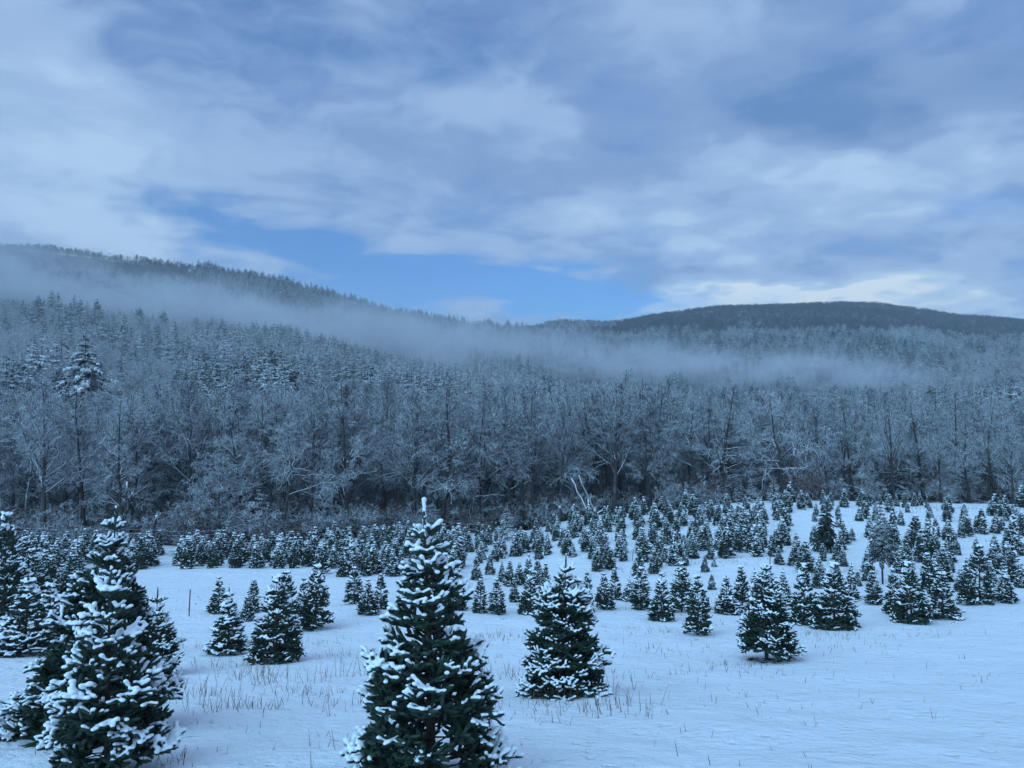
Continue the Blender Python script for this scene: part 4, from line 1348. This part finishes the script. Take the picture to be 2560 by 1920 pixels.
# order follows the names: 0-2 frosted bare, 3-4 dry bare, 5-7 snowy conifers, 8-9 dark conifers
for k in range(3):
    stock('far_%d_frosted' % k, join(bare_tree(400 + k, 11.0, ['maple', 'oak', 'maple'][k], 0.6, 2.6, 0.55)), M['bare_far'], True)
for k in range(2):
    stock('far_%d_dry' % (3 + k), join(bare_tree(410 + k, 11.0, ['maple', 'oak'][k], 0.55, 2.8, 0.9)), M['bare_dark'], True)
for k in range(3):
    stock('far_%d_snowy' % (5 + k), join(pine_tree(420 + k, 14.0, 95, 9, [.25, .29, .22][k], -.06, .08, bl=1.1)), M['pine_snowy'], False)
for k in range(2):
    stock('far_%d_dark' % (8 + k), join(pine_tree(430 + k, 14.0, 95, 9, [.24, .28][k], -.06, .08, bl=1.1)), M['pine'], False)
print('far stock', [len(o.data.polygons) for o in far_coll.objects])

fr = np.random.default_rng(77)
def fan(n, d0, d1, umax=.80):
    d = np.sqrt(fr.uniform(d0 ** 2, d1 ** 2, n))
    u = fr.uniform(-umax, umax, n)
    X, Y = u * d, d
    Z, wh = all_z(X, Y)
    py = 1060 - (Z - CAMZ) / Y * FPX
    px = 1280 + u * FPX
    return X, Y, Z, wh, px, py

# hillside
X, Y, Z, wh, px, py = fan(6800, 98, 430)
cl = vnoise(np.stack([X / 28, Y / 28, X * 0 + 2], -1)) * .6 + vnoise(np.stack([X / 9, Y / 9, X * 0 + 7], -1)) * .4
edge = np.interp(px, [0, 150, 500, 700, 1000, 1300, 1700, 2100, 2560], [.70, .66, .50, .38, .38, .47, .60, .64, .52])
con = (cl > edge) & (Y > 150)
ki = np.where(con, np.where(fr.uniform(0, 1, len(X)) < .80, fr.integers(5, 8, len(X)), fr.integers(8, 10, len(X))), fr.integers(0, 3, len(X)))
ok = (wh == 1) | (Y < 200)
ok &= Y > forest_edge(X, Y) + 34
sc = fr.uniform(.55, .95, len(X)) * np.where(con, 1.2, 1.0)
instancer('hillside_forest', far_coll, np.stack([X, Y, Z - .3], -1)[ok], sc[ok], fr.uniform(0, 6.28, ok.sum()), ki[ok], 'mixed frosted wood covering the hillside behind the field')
# ridge at the left
X, Y, Z, wh, px, py = fan(20000, 430, 985)
ok = (wh == 2)
cl = vnoise(np.stack([X / 55, Y / 55, X * 0 + 4], -1)) * .55 + vnoise(np.stack([X / 14, Y / 14, X * 0 + 8], -1)) * .45
dry = (px + 140 * (cl - .5) < 500) & (py < np.interp(px, [0, 100, 480], [668, 678, 712]) + 18 * (cl - .5))
con = (~dry) & (cl > np.interp(px, [0, 450, 560, 900, 1000, 1300], [.62, .62, .30, .30, .45, .55]))
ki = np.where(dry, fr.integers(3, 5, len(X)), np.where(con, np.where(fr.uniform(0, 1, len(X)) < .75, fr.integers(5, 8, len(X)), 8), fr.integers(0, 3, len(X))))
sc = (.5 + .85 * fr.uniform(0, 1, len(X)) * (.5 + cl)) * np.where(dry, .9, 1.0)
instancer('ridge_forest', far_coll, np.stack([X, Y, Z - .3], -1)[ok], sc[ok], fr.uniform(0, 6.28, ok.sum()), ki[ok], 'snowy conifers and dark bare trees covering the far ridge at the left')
# mountain at the right
X, Y, Z, wh, px, py = fan(34000, 470, 1660)
ok = (wh == 3)
cl = vnoise(np.stack([X / 70, Y / 70, X * 0 + 4], -1)) * .5 + vnoise(np.stack([X / 18, Y / 18, X * 0 + 8], -1)) * .5
dry = py < np.interp(px, [1200, 1500, 2000, 2560], [835, 845, 835, 850]) + 50 * (cl - .5)
con = (~dry) & (cl > np.interp(py, [830, 850, 880, 930, 1000], [.75, .50, .47, .56, .50]))
con |= (px > 1650) & (px < 2240) & (np.abs(py - np.interp(px, [1650, 1950, 2240], [862, 880, 905])) < 24) & (cl > .36)
con |= dry & (px < 1540) & (px > 1360) & (py < 830)
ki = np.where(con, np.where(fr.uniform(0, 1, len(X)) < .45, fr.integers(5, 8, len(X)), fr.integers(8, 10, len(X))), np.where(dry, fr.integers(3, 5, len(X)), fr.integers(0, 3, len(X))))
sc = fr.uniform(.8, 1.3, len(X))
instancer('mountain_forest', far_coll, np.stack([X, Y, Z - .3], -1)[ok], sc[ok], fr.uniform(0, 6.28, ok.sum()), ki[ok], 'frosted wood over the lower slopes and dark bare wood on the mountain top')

# the depth of the wood behind the front trees
wd_coll = bpy.data.collections.new('wood_stock')
for i, (st, k) in enumerate([('maple', 0), ('maple', 1), ('maple', 2), ('maple', 3), ('pole', 0), ('pole', 1), ('oak', 0), ('sapling', 0), ('sapling', 1)]):
    g = Geo()
    a, b = BARE[(st, k)]
    me = bpy.data.meshes.new('wood_%d' % i)
    va, vb = [np.empty(len(q.vertices) * 3, np.float32) for q in (a, b)]
    a.vertices.foreach_get('co', va)
    b.vertices.foreach_get('co', vb)
    la, lb = [np.empty(len(q.loops), np.int32) for q in (a, b)]
    a.loops.foreach_get('vertex_index', la)
    b.loops.foreach_get('vertex_index', lb)
    me = mesh_from('wood_%d' % i, np.concatenate([va.reshape(-1, 3), vb.reshape(-1, 3)]), [la.reshape(-1, 4), lb.reshape(-1, 4) + len(va) // 3])
    me.materials.append(M['bare'])
    wd_coll.objects.link(bpy.data.objects.new('wood_%d' % i, me))
n = 620
u = fr.uniform(-.80, .80, n)
d = forest_edge(u * 60, np.full(n, 60.)) + 5 + 50 * fr.uniform(0, 1, n) ** .9
X, Y = u * d, d
ki = fr.integers(0, 9, n)
tl = np.interp(1280 + u * FPX, [0, 400, 800, 1300, 1550, 1900, 2560], [955, 940, 935, 945, 935, 970, 990]) + fr.uniform(-10, 80, n)
hmax = CAMZ + np.array([slope_of(q) for q in tl]) * d - all_z(X, Y)[0]
sc = np.where(ki >= 7, fr.uniform(.6, 1.1, n), np.minimum(fr.uniform(.85, 1.35, n), hmax / 12.3))
instancer('wood_interior', wd_coll, np.stack([X, Y, all_z(X, Y)[0]], -1), sc, fr.uniform(0, 6.28, n), ki, 'dense frosted bare wood behind the front row of trees')

# undergrowth at the foot of the wood
ug_coll = bpy.data.collections.new('undergrowth_stock')
for k in range(3):
    me = join(bare_tree(500 + k, 2.2, 'shrub', 0.7, 0.9)).mesh('shrub_%d' % k)
    me.materials.append(M['bare'] if k else M['rust'])
    ug_coll.objects.link(bpy.data.objects.new('shrub_%d' % k, me))
n = 620
u = fr.uniform(-.78, .78, n)
u = u[(u < .1) | (fr.uniform(0, 1, n) < .45)]
n = len(u)
d = forest_edge(u * 60, np.full(n, 60.)) + .5 + 16 * fr.uniform(0, 1, n) ** 1.3
X, Y = u * d, d
Z = all_z(X, Y)[0]
instancer('undergrowth', ug_coll, np.stack([X, Y, Z], -1), fr.uniform(.6, 1.5, n), fr.uniform(0, 6.28, n), fr.integers(0, 3, n), 'tangled frosted brush along the foot of the wood')

# the smallest firs of the crowded rows
fs_coll = bpy.data.collections.new('young_fir_stock')
for k, (a, b, c) in enumerate(STOCK):
    VS, FS, off = [], [], 0
    mi = []
    for j, q in enumerate((b, c)):
        v = np.empty(len(q.vertices) * 3, np.float32)
        q.vertices.foreach_get('co', v)
        l = np.empty(len(q.loops), np.int32)
        q.loops.foreach_get('vertex_index', l)
        lt = np.empty(len(q.polygons), np.int32)
        q.polygons.foreach_get('loop_total', lt)
        st_ = np.concatenate([[0], np.cumsum(lt)[:-1]])
        for w_ in (3, 4):
            sel = st_[lt == w_]
            if len(sel):
                FS.append(l[sel[:, None] + np.arange(w_)[None]] + off)
                mi.append(np.full(len(sel), j, np.int32))
        VS.append(v.reshape(-1, 3))
        off += len(VS[-1])
    me = mesh_from('young_%d' % k, np.concatenate(VS), FS)
    me.materials.append(M['needle'])
    me.materials.append(M['snow'])
    me.polygons.foreach_set('material_index', np.concatenate(mi))
    fs_coll.objects.link(bpy.data.objects.new('young_%d' % k, me))
ra = np.array(REST)
instancer('young_fir_rows', fs_coll, np.stack([ra[:, 0], ra[:, 1], all_z(ra[:, 0], ra[:, 1])[0] - .02], -1), ra[:, 2] / 1.5, ra[:, 4], ra[:, 3].astype(int), 'crowd of the smallest frosted firs in the far rows', .03)

# conifers of the hillside that can be told apart
HP = [pine_tree(600 + k, 14.0, 85, 11, [.26, .30, .23, .27][k], -.07, .06, .35, bl=1.15) for k in range(4)]
HPM = []
for gt, gc in HP:
    a, b = gt.mesh('trunk'), gc.mesh('crown', False)
    a.materials.append(M['bark'])
    b.materials.append(M['pine'])
    b2 = b.copy()
    b2.materials[0] = M['pine_snowy']
    HPM.append((a, b, b2))
HILLP = [  # px, top py, D, dark?, label
    (52, 748, 330, 1), (90, 735, 330, 1), (92, 765, 300, 1), (127, 782, 290, 1), (171, 755, 310, 1), (190, 757, 320, 1), (197, 775, 300, 1), (165, 788, 280, 1),
    (235, 763, 320, 1), (262, 785, 300, 1), (283, 780, 300, 1), (307, 780, 290, 1), (278, 812, 270, 1), (350, 780, 330, 1), (368, 790, 320, 1), (392, 806, 300, 1), (395, 835, 270, 1),
    (303, 850, 230, 1), (338, 852, 230, 1), (360, 862, 220, 1), (410, 845, 260, 1), (432, 848, 255, 1), (448, 852, 250, 0),
    (489, 808, 310, 0), (546, 808, 300, 0), (585, 806, 300, 0), (630, 817, 310, 0), (660, 825, 300, 0), (690, 826, 300, 0), (720, 824, 320, 0), (740, 835, 300, 0),
    (606, 870, 210, 1), (655, 858, 230, 1), (785, 845, 310, 0), (815, 860, 300, 0), (850, 862, 310, 0), (880, 872, 300, 0), (910, 880, 300, 0), (940, 888, 290, 0),
    (480, 870, 220, 0), (530, 880, 215, 0), (560, 868, 240, 0), (700, 875, 230, 0), (750, 880, 240, 0), (800, 895, 230, 0), (985, 905, 290, 0), (1040, 920, 280, 0), (1010, 890, 320, 0), (1090, 930, 290, 0)]
UNIQ = {606: 'single very dark pine among snowy ones on the hillside', 52: 'leftmost small dark pine high on the hillside under the mist', 90: 'dark pine second from the left high on the hillside under the mist'}
for i, (px, top, d, dark) in enumerate(HILLP):
    u = u_of(px, 900)
    x, y = u * d, d
    z = gz(x, y)
    H = min(max(height_for(d, z, top), 6.5), 19)
    a, b, b2 = HPM[i % 4]
    e = obj('pine_tree', None, None, None, (x, y, CAMZ + slope_of(top) * d - H))
    e.location.z = min(e.location.z, z - .2)
    s = H / 14.0
    e.scale = (s, s, (CAMZ + slope_of(top) * d - e.location.z) / 14.0)
    e.rotation_euler = (0, 0, rnd.uniform(0, 6.28))
    near_ = min([('the huge old pine', 208), ('the very dark hillside pine', 606), ('the mist edge', 1300), ('the left picture edge', 0)], key=lambda q: abs(q[1] - px))
    lb = UNIQ.get(px) or ('%s hillside pine %s %s, %s on the slope' % (('dark ' if dark else 'snowy ') + ['slim', 'broad', 'narrow', 'ragged'][i % 4], ('just ' if abs(px - near_[1]) < 80 else 'well ' if abs(px - near_[1]) > 170 else '') + ('left of' if px < near_[1] else 'right of'), near_[0], 'high' if top < 790 else 'upper' if top < 830 else 'midway' if top < 870 else 'low'))
    tag(e, lb, 'pine tree', 'hillside pines')
    obj('trunk', a, None, e)
    obj('crown', b if dark else b2, None, e)
print('far woods done')

# ------------------------------------------------------------------ fence, sign, stakes, snags
def bar(g, a, b, r0, r1=None, sides=6, cap=True):
    P = np.array([[a, (np.array(a) + np.array(b)) / 2, b]], float)
    r1 = r0 if r1 is None else r1
    tubes(g, P, np.array([[r0, (r0 + r1) / 2, r1]]), sides, cap)


def part(name, parent, mat, fn, smooth=True):
    g = Geo()
    fn(g)
    return obj(name, g.mesh(name, smooth), mat, parent)


def wire_fence():
    xs = [20, 110, 200, 290, 380, 470, 560]
    D = 49.5
    pts = []
    for px in xs:
        x = u_of(px, 1380) * D
        pts.append((x, D + .6 * math.sin(px), gz(x, D)))
    e = tag(obj('wire_fence', None, None, None, pts[0]), 'snow-lined wire fence strung on posts before the wood at the left', 'fence')
    o = np.array(pts[0])
    for p in pts:
        q = np.array(p) - o
        part('post', e, M['post'], lambda g: bar(g, q - (0, 0, .3), q + (0, 0, 1.65), .055, .05, 6))
    for k in range(6):
        def mk(g):
            for a, b in zip(pts[:-1], pts[1:]):
                a_, b_ = np.array(a) - o + (0, -.06, .3 + k * .25), np.array(b) - o + (0, -.06, .3 + k * .25)
                m = (a_ + b_) / 2 - (0, 0, .03)
                tubes(g, np.array([[a_, m, b_]]), np.full((1, 3), .0055), 4)
        part('wire', e, M['wire'], mk)


M['wire'] = mat_snow_top('snowy_wire', (0.10, 0.10, 0.11), (0.12, 0.12, 0.12), -.1, .4, 2.0)
wire_fence()


def rail_fence():
    D = 60.0
    pts = []
    for px, dd in ((985, 58.5), (1060, 59.5), (1150, 60.5), (1240, 61)):
        x = u_of(px, 1330) * dd
        pts.append((x, dd, gz(x, dd)))
    e = tag(obj('rail_fence', None, None, None, pts[0]), 'low snow-topped rail fence at the foot of the wood behind the field', 'fence')
    o = np.array(pts[0])
    for p in pts:
        q = np.array(p) - o
        part('post', e, M['post'], lambda g: bar(g, q - (0, 0, .3), q + (0, 0, .95), .07, .065, 7))
    for a, b in zip(pts[:-1], pts[1:]):
        for h in (.4, .78):
            a_, b_ = np.array(a) - o + (0, -.1, h + .04), np.array(b) - o + (0, -.1, h - .05)
            part('rail', e, M['post'], lambda g: bar(g, a_, b_, .038, .034, 6))


rail_fence()


def sign():
    x, y, z = on_ground(432, 1412)
    e = tag(obj('notice_sign', None, None, None, (x, y, z)), 'small white notice board on a dark post before the far rows', 'sign')
    part('post', e, M['steel'], lambda g: bar(g, (0, 0.02, -.2), (0, .02, .62), .022))
    def box(g, x0, x1, y0, y1, z0, z1):
        v = [(a, b, c) for a in (x0, x1) for b in (y0, y1) for c in (z0, z1)]
        g.add(v, [[0, 1, 3, 2], [4, 6, 7, 5], [0, 4, 5, 1], [2, 3, 7, 6], [0, 2, 6, 4], [1, 5, 7, 3]])
    b = part('board', e, M['white'], lambda g: box(g, -.26, .26, -.015, .004, .44, .84), False)
    def strokes(g):
        rr = random.Random(4)
        for row, (zz, w0, w1) in enumerate([(.74, -.17, .17), (.64, -.10, .11), (.55, -.13, .13)]):
            xx = w0
            while xx < w1:
                ww = rr.uniform(.012, .03)
                box(g, xx, xx + ww, -.018, -.0155, zz - .022, zz + .022)
                xx += ww + .013
    part('print', b, M['ink'], strokes, False)
    part('snow_cap', e, M['snow'], lambda g: bar(g, (-.26, -.005, .845), (.26, -.005, .845), .018, .016, 7))


sign()


def stake(px, py, top, label, lean=0.0, r=.014, mat='steel', dmax=64):
    x, y, z = on_ground(px, py, dmax)
    H = height_for(y, z, top)
    g = Geo()
    bar(g, (0, 0, -.2), (lean * H, 0, H), r, r, 5)
    tag(obj('stake', g.mesh('stake'), M[mat], None, (x, y, z)), label, 'stake', 'marker stakes')


stake(472, 1540, 1474, 'dark steel stake standing alone in open snow left of the clump', .03, .017)
stake(1580, 1402, 1373, 'thin leaning stake in the snowy gap left of a pointed fir', .12, .014)
stake(1915, 1337, 1296, 'thin tall stake on the crest above the dark fir with lifted skirt', 0, .014)
stake(1926, 1440, 1384, 'dark stake poking up behind the dark fir with lifted skirt', 0, .02)
stake(2030, 1458, 1420, 'short dark stake right of the dark fir with lifted skirt', 0, .016)
stake(2187, 1450, 1415, 'short dark stake beside the pine with the bare lower trunk', 0, .016)


def snag(px, D, top, label, fork=False, r=.12):
    x = u_of(px, 1330) * D
    z = gz(x, D)
    H = height_for(D, z, top)
    e = tag(obj('dead_snag', None, None, None, (x, D, z)), label, 'dead trunk')
    rg = np.random.default_rng(px)
    P = grow(rg, np.array([[0, 0, -.3]]), np.array([[.02, 0, 1.]]), np.array([H + .3]), 6, .05, .1)
    part('trunk', e, M['trunk'], lambda g: tubes(g, P, (r * (1 - .35 * np.linspace(0, 1, 7)))[None], 7, True))
    tip = P[0, -1]
    caps = [tip]
    if fork:
        Q = grow(rg, P[:, 3], np.array([[.5, 0, 1.]]), np.array([H * .38]), 4, .06, .15)
        part('branch', e, M['trunk'], lambda g: tubes(g, Q, (r * .6 * (1 - .3 * np.linspace(0, 1, 5)))[None], 6, True))
        caps.append(Q[0, -1])
    for c in caps:
        def cap(g):
            g.add(ICO_V * np.array([r * 1.0, r * 1.0, r * .7]) + c + (0, 0, r * .25), ICO_F)
        part('snow_cap', e, M['snow'], cap)


snag(310, 53, 1206, 'tall forked broken trunk capped with snow at the left of the wood', True, .085)
snag(382, 52, 1291, 'short broken trunk capped with snow above the far rows', False, .10)
snag(1399, 60, 1267, 'snow-capped stump post by the edge of the wood, left of the leaning poles', False, .10)
snag(944, 58.5, 1318, 'low broken stub behind the rows left of the tall front fir', False, .10)


def pole(px, py, tx, ty, D, label, r):
    a = np.array([u_of(px, py) * D, D, 0])
    a[2] = gz(a[0], D) - .1
    b = np.array([u_of(tx, ty) * (D + .6), D + .6, CAMZ + slope_of(ty) * (D + .6)])
    g = Geo()
    rg = np.random.default_rng(px)
    k = np.linspace(0, 1, 7)
    P = a[None] * (1 - k[:, None]) + b[None] * k[:, None] + rg.normal(0, .03, (7, 3))
    tubes(g, (P - a)[None], (r * (1 - .45 * k))[None], 7, True)
    tag(obj('leaning_trunk', g.mesh('leaning_trunk'), M['birch'], None, a), label, 'dead trunk', 'leaning trunks at the edge of the wood')


pole(1478, 1288, 1428, 1195, 60.5, 'pale leaning trunk, left and longer of the crossed poles at the wood edge', .08)
pole(1493, 1276, 1446, 1190, 61.5, 'pale leaning trunk, right of the crossed poles at the wood edge', .07)
pole(1472, 1284, 1470, 1247, 60.5, 'short upright pale stub between the leaning poles', .085)
pole(1472, 1290, 1512, 1270, 60.2, 'snowy log lying at the foot of the leaning poles', .09)

# ------------------------------------------------------------------ dead weeds poking out of the snow
def weeds():
    rg = np.random.default_rng(9)
    P0, D, L, Rd = [], [], [], []
    def clump(x, y, n, spread, h0, h1):
        for _ in range(n):
            a, b = x + rg.normal(0, spread), y + rg.normal(0, spread * .7)
            P0.append((a, b, 0))
            D.append((rg.normal(0, .22), rg.normal(0, .22), 1.0))
            L.append(rg.uniform(h0, h1) * (.5 + .6 * rg.random()))
            Rd.append(rg.uniform(.0018, .0036) * (1 + y / 28))
            if rg.random() < .25:
                P0.append((a, b, 0))
                D.append((rg.normal(0, .6), rg.normal(0, .6), .8))
                L.append(rg.uniform(h0, h1) * .7)
                Rd.append(.0018 * (1 + y / 25))
    C = [(470, 1620, 26, .5, .1, .3), (560, 1668, 34, .45, .12, .32), (640, 1695, 40, .4, .12, .38), (700, 1708, 36, .35, .12, .36), (510, 1740, 34, .4, .1, .34),
         (570, 1772, 40, .35, .1, .34), (450, 1725, 26, .35, .1, .3), (610, 1770, 18, .2, .1, .3), (760, 1735, 26, .3, .06, .24), (835, 1765, 18, .25, .06, .26), (800, 1735, 10, .2, .1, .3),
         (875, 1690, 16, .25, .15, .55), (850, 1640, 24, .5, .08, .24), (790, 1615, 34, .5, .06, .18), (1180, 1595, 70, .8, .06, .2), (1250, 1598, 50, .7, .06, .2), (1240, 1690, 30, .5, .08, .3),
         (1290, 1700, 22, .4, .1, .34), (1275, 1770, 14, .3, .06, .2), (1330, 1800, 12, .3, .06, .2), (1520, 1765, 40, .4, .08, .34), (1545, 1790, 34, .35, .1, .36), (1530, 1720, 24, .4, .08, .34),
         (1650, 1630, 30, .6, .06, .22), (1600, 1690, 24, .6, .06, .22), (1850, 1665, 36, .35, .06, .2), (1790, 1680, 20, .5, .06, .25), (1660, 1580, 30, .6, .06, .2), (2080, 1600, 40, .6, .05, .16),
         (2270, 1590, 30, .6, .05, .2), (2060, 1590, 40, .5, .06, .2), (2140, 1625, 20, .5, .05, .2), (1960, 1690, 16, .5, .05, .18), (420, 1905, 18, .12, .06, .2), (870, 1870, 10, .2, .06, .2),
         (2450, 1690, 14, .4, .04, .14), (1850, 1760, 14, .6, .04, .16), (1130, 1660, 24, .4, .06, .24), (700, 1600, 20, .6, .05, .16), (1370, 1760, 20, .4, .05, .2)]
    for px, py, n, sp, h0, h1 in C:
        x, y, z = on_ground(px, py)
        clump(x, y, n, sp, h0, h1)
    for _ in range(900):
        d = 5 + 26 * rg.random() ** .8
        u = rg.uniform(-.72, .72)
        if u > .35 and rg.random() < .55:
            continue
        clump(u * d, d, 1 if rg.random() < .8 else 3, .06, .03, .17)
    for _ in range(1300):    # rough strip on the upper right and patches between rows
        d = rg.uniform(34, 62)
        u = rg.uniform(.10, .70)
        w_ = float(vnoise(np.array([u * d / 4.0, d / 2.5, 3.0])))
        if (u > .5 and d > 50 and w_ > .35) or w_ > .62:
            clump(u * d, d, 3, .25, .08, .3)
    P0a = np.array(P0)
    P0a[:, 2] = all_z(P0a[:, 0], P0a[:, 1])[0] - .02
    La = np.array(L)
    P = grow(rg, P0a, np.array(D), La, 3, .06, 0)
    g = Geo()
    tubes(g, P, np.array(Rd)[:, None] * np.array([1.0, .9, .75, .4])[None], 3)
    print('weeds', len(L))
    tag(obj('dry_weeds', g.mesh('dry_weeds'), M['weed']), 'thin brown dead weed stalks poking through the snow', kind='stuff')


weeds()


# ------------------------------------------------------------------ mist and haze
def mist(name, a, b, depth, high, dens, label, seed):
    """a long soft bank of mist lying along the line a-b"""
    a, b = Vector(a), Vector(b)
    d = b - a
    Lx = d.length
    g = Geo()
    v = [(x, y, z) for x in (-1, 1) for y in (-1, 1) for z in (-1, 1)]
    g.add(v, [[0, 1, 3, 2], [4, 6, 7, 5], [0, 4, 5, 1], [2, 3, 7, 6], [0, 2, 6, 4], [1, 5, 7, 3]])
    o = obj(name, g.mesh(name, False), None, None, (a + b) / 2)
    o.scale = (Lx / 2, depth / 2, high / 2)
    o.rotation_euler = (0, -math.atan2(d.z, math.hypot(d.x, d.y)), math.atan2(d.y, d.x))
    m, w = new_mat(name)
    tcn = w.n('ShaderNodeTexCoord').outputs['Object']
    sp = w.n('ShaderNodeSeparateXYZ')
    w.put(sp.inputs[0], tcn)
    x, y, z = sp.outputs
    q = w.v('MULTIPLY', tcn, (Lx / 2, depth / 2, high / 2))
    n1 = w.noise(w.v('ADD', q, (seed, 0, 0)), 0.012, 4, .6)
    n2 = w.noise(w.v('ADD', w.v('MULTIPLY', q, (.55, 1, 1)), (0, seed, 0)), 0.030, 5, .65)
    zz = w.m('ADD', z, w.m('MULTIPLY', w.m('SUBTRACT', n1, .5), 2.0))
    f = w.m('POWER', 2.718, w.m('MULTIPLY', w.m('MULTIPLY', zz, zz), -5.0))
    f = w.m('MULTIPLY', f, w.rng(w.m('ABSOLUTE', y), 1.0, .45))
    f = w.m('MULTIPLY', f, w.rng(w.m('ABSOLUTE', x), 1.0, .72))
    f = w.m('MULTIPLY', f, w.rng(w.m('ABSOLUTE', z), 1.0, .75))
    f = w.m('MULTIPLY', f, w.rng(n2, .39, .61, .04, 1.6))
    pv = w.n('ShaderNodeVolumePrincipled')
    pv.inputs['Color'].default_value = (.86, .88, .93, 1)
    pv.inputs['Anisotropy'].default_value = 0.0
    w.put(pv.inputs['Density'], w.m('MULTIPLY', f, dens))
    ou = w.n('ShaderNodeOutputMaterial')
    w.put(ou.inputs['Volume'], pv.outputs[0])
    o.data.materials.append(m)
    return tag(o, label, kind='stuff')


def at(px, py, D):
    return (u_of(px, py) * D, D, CAMZ + slope_of(py) * D)


mist('mist_bank', at(-420, 640, 600), at(1250, 892, 620), 200, 84, .019, 'long bank of mist lying across the hillside below the ridge', 3.0)
mist('mist_bank', at(880, 866, 700), at(2420, 990, 640), 200, 80, .019, 'bank of mist filling the valley below the mountain', 40.0)

mist('thin_mist', at(-500, 800, 205), at(1500, 985, 225), 150, 70, .0022, 'thin veil of mist over the wooded hillside', 17.0)


def haze():
    g = Geo()
    v = [(x, y, z) for x in (-6200, 6200) for y in (-90, 3050) for z in (CAMZ - 95, CAMZ + 330)]
    g.add(v, [[0, 1, 3, 2], [4, 6, 7, 5], [0, 4, 5, 1], [2, 3, 7, 6], [0, 2, 6, 4], [1, 5, 7, 3]])
    m, w = new_mat('haze')
    pv = w.n('ShaderNodeVolumePrincipled')
    pv.inputs['Color'].default_value = (.78, .90, 1.0, 1)
    pv.inputs['Density'].default_value = 0.00022
    ou = w.n('ShaderNodeOutputMaterial')
    w.put(ou.inputs['Volume'], pv.outputs[0])
    tag(obj('haze', g.mesh('haze', False), m), 'thin cold evening haze over the valley', kind='stuff')
haze()
cy.volume_step_rate = 1.0
cy.volume_max_steps = 128
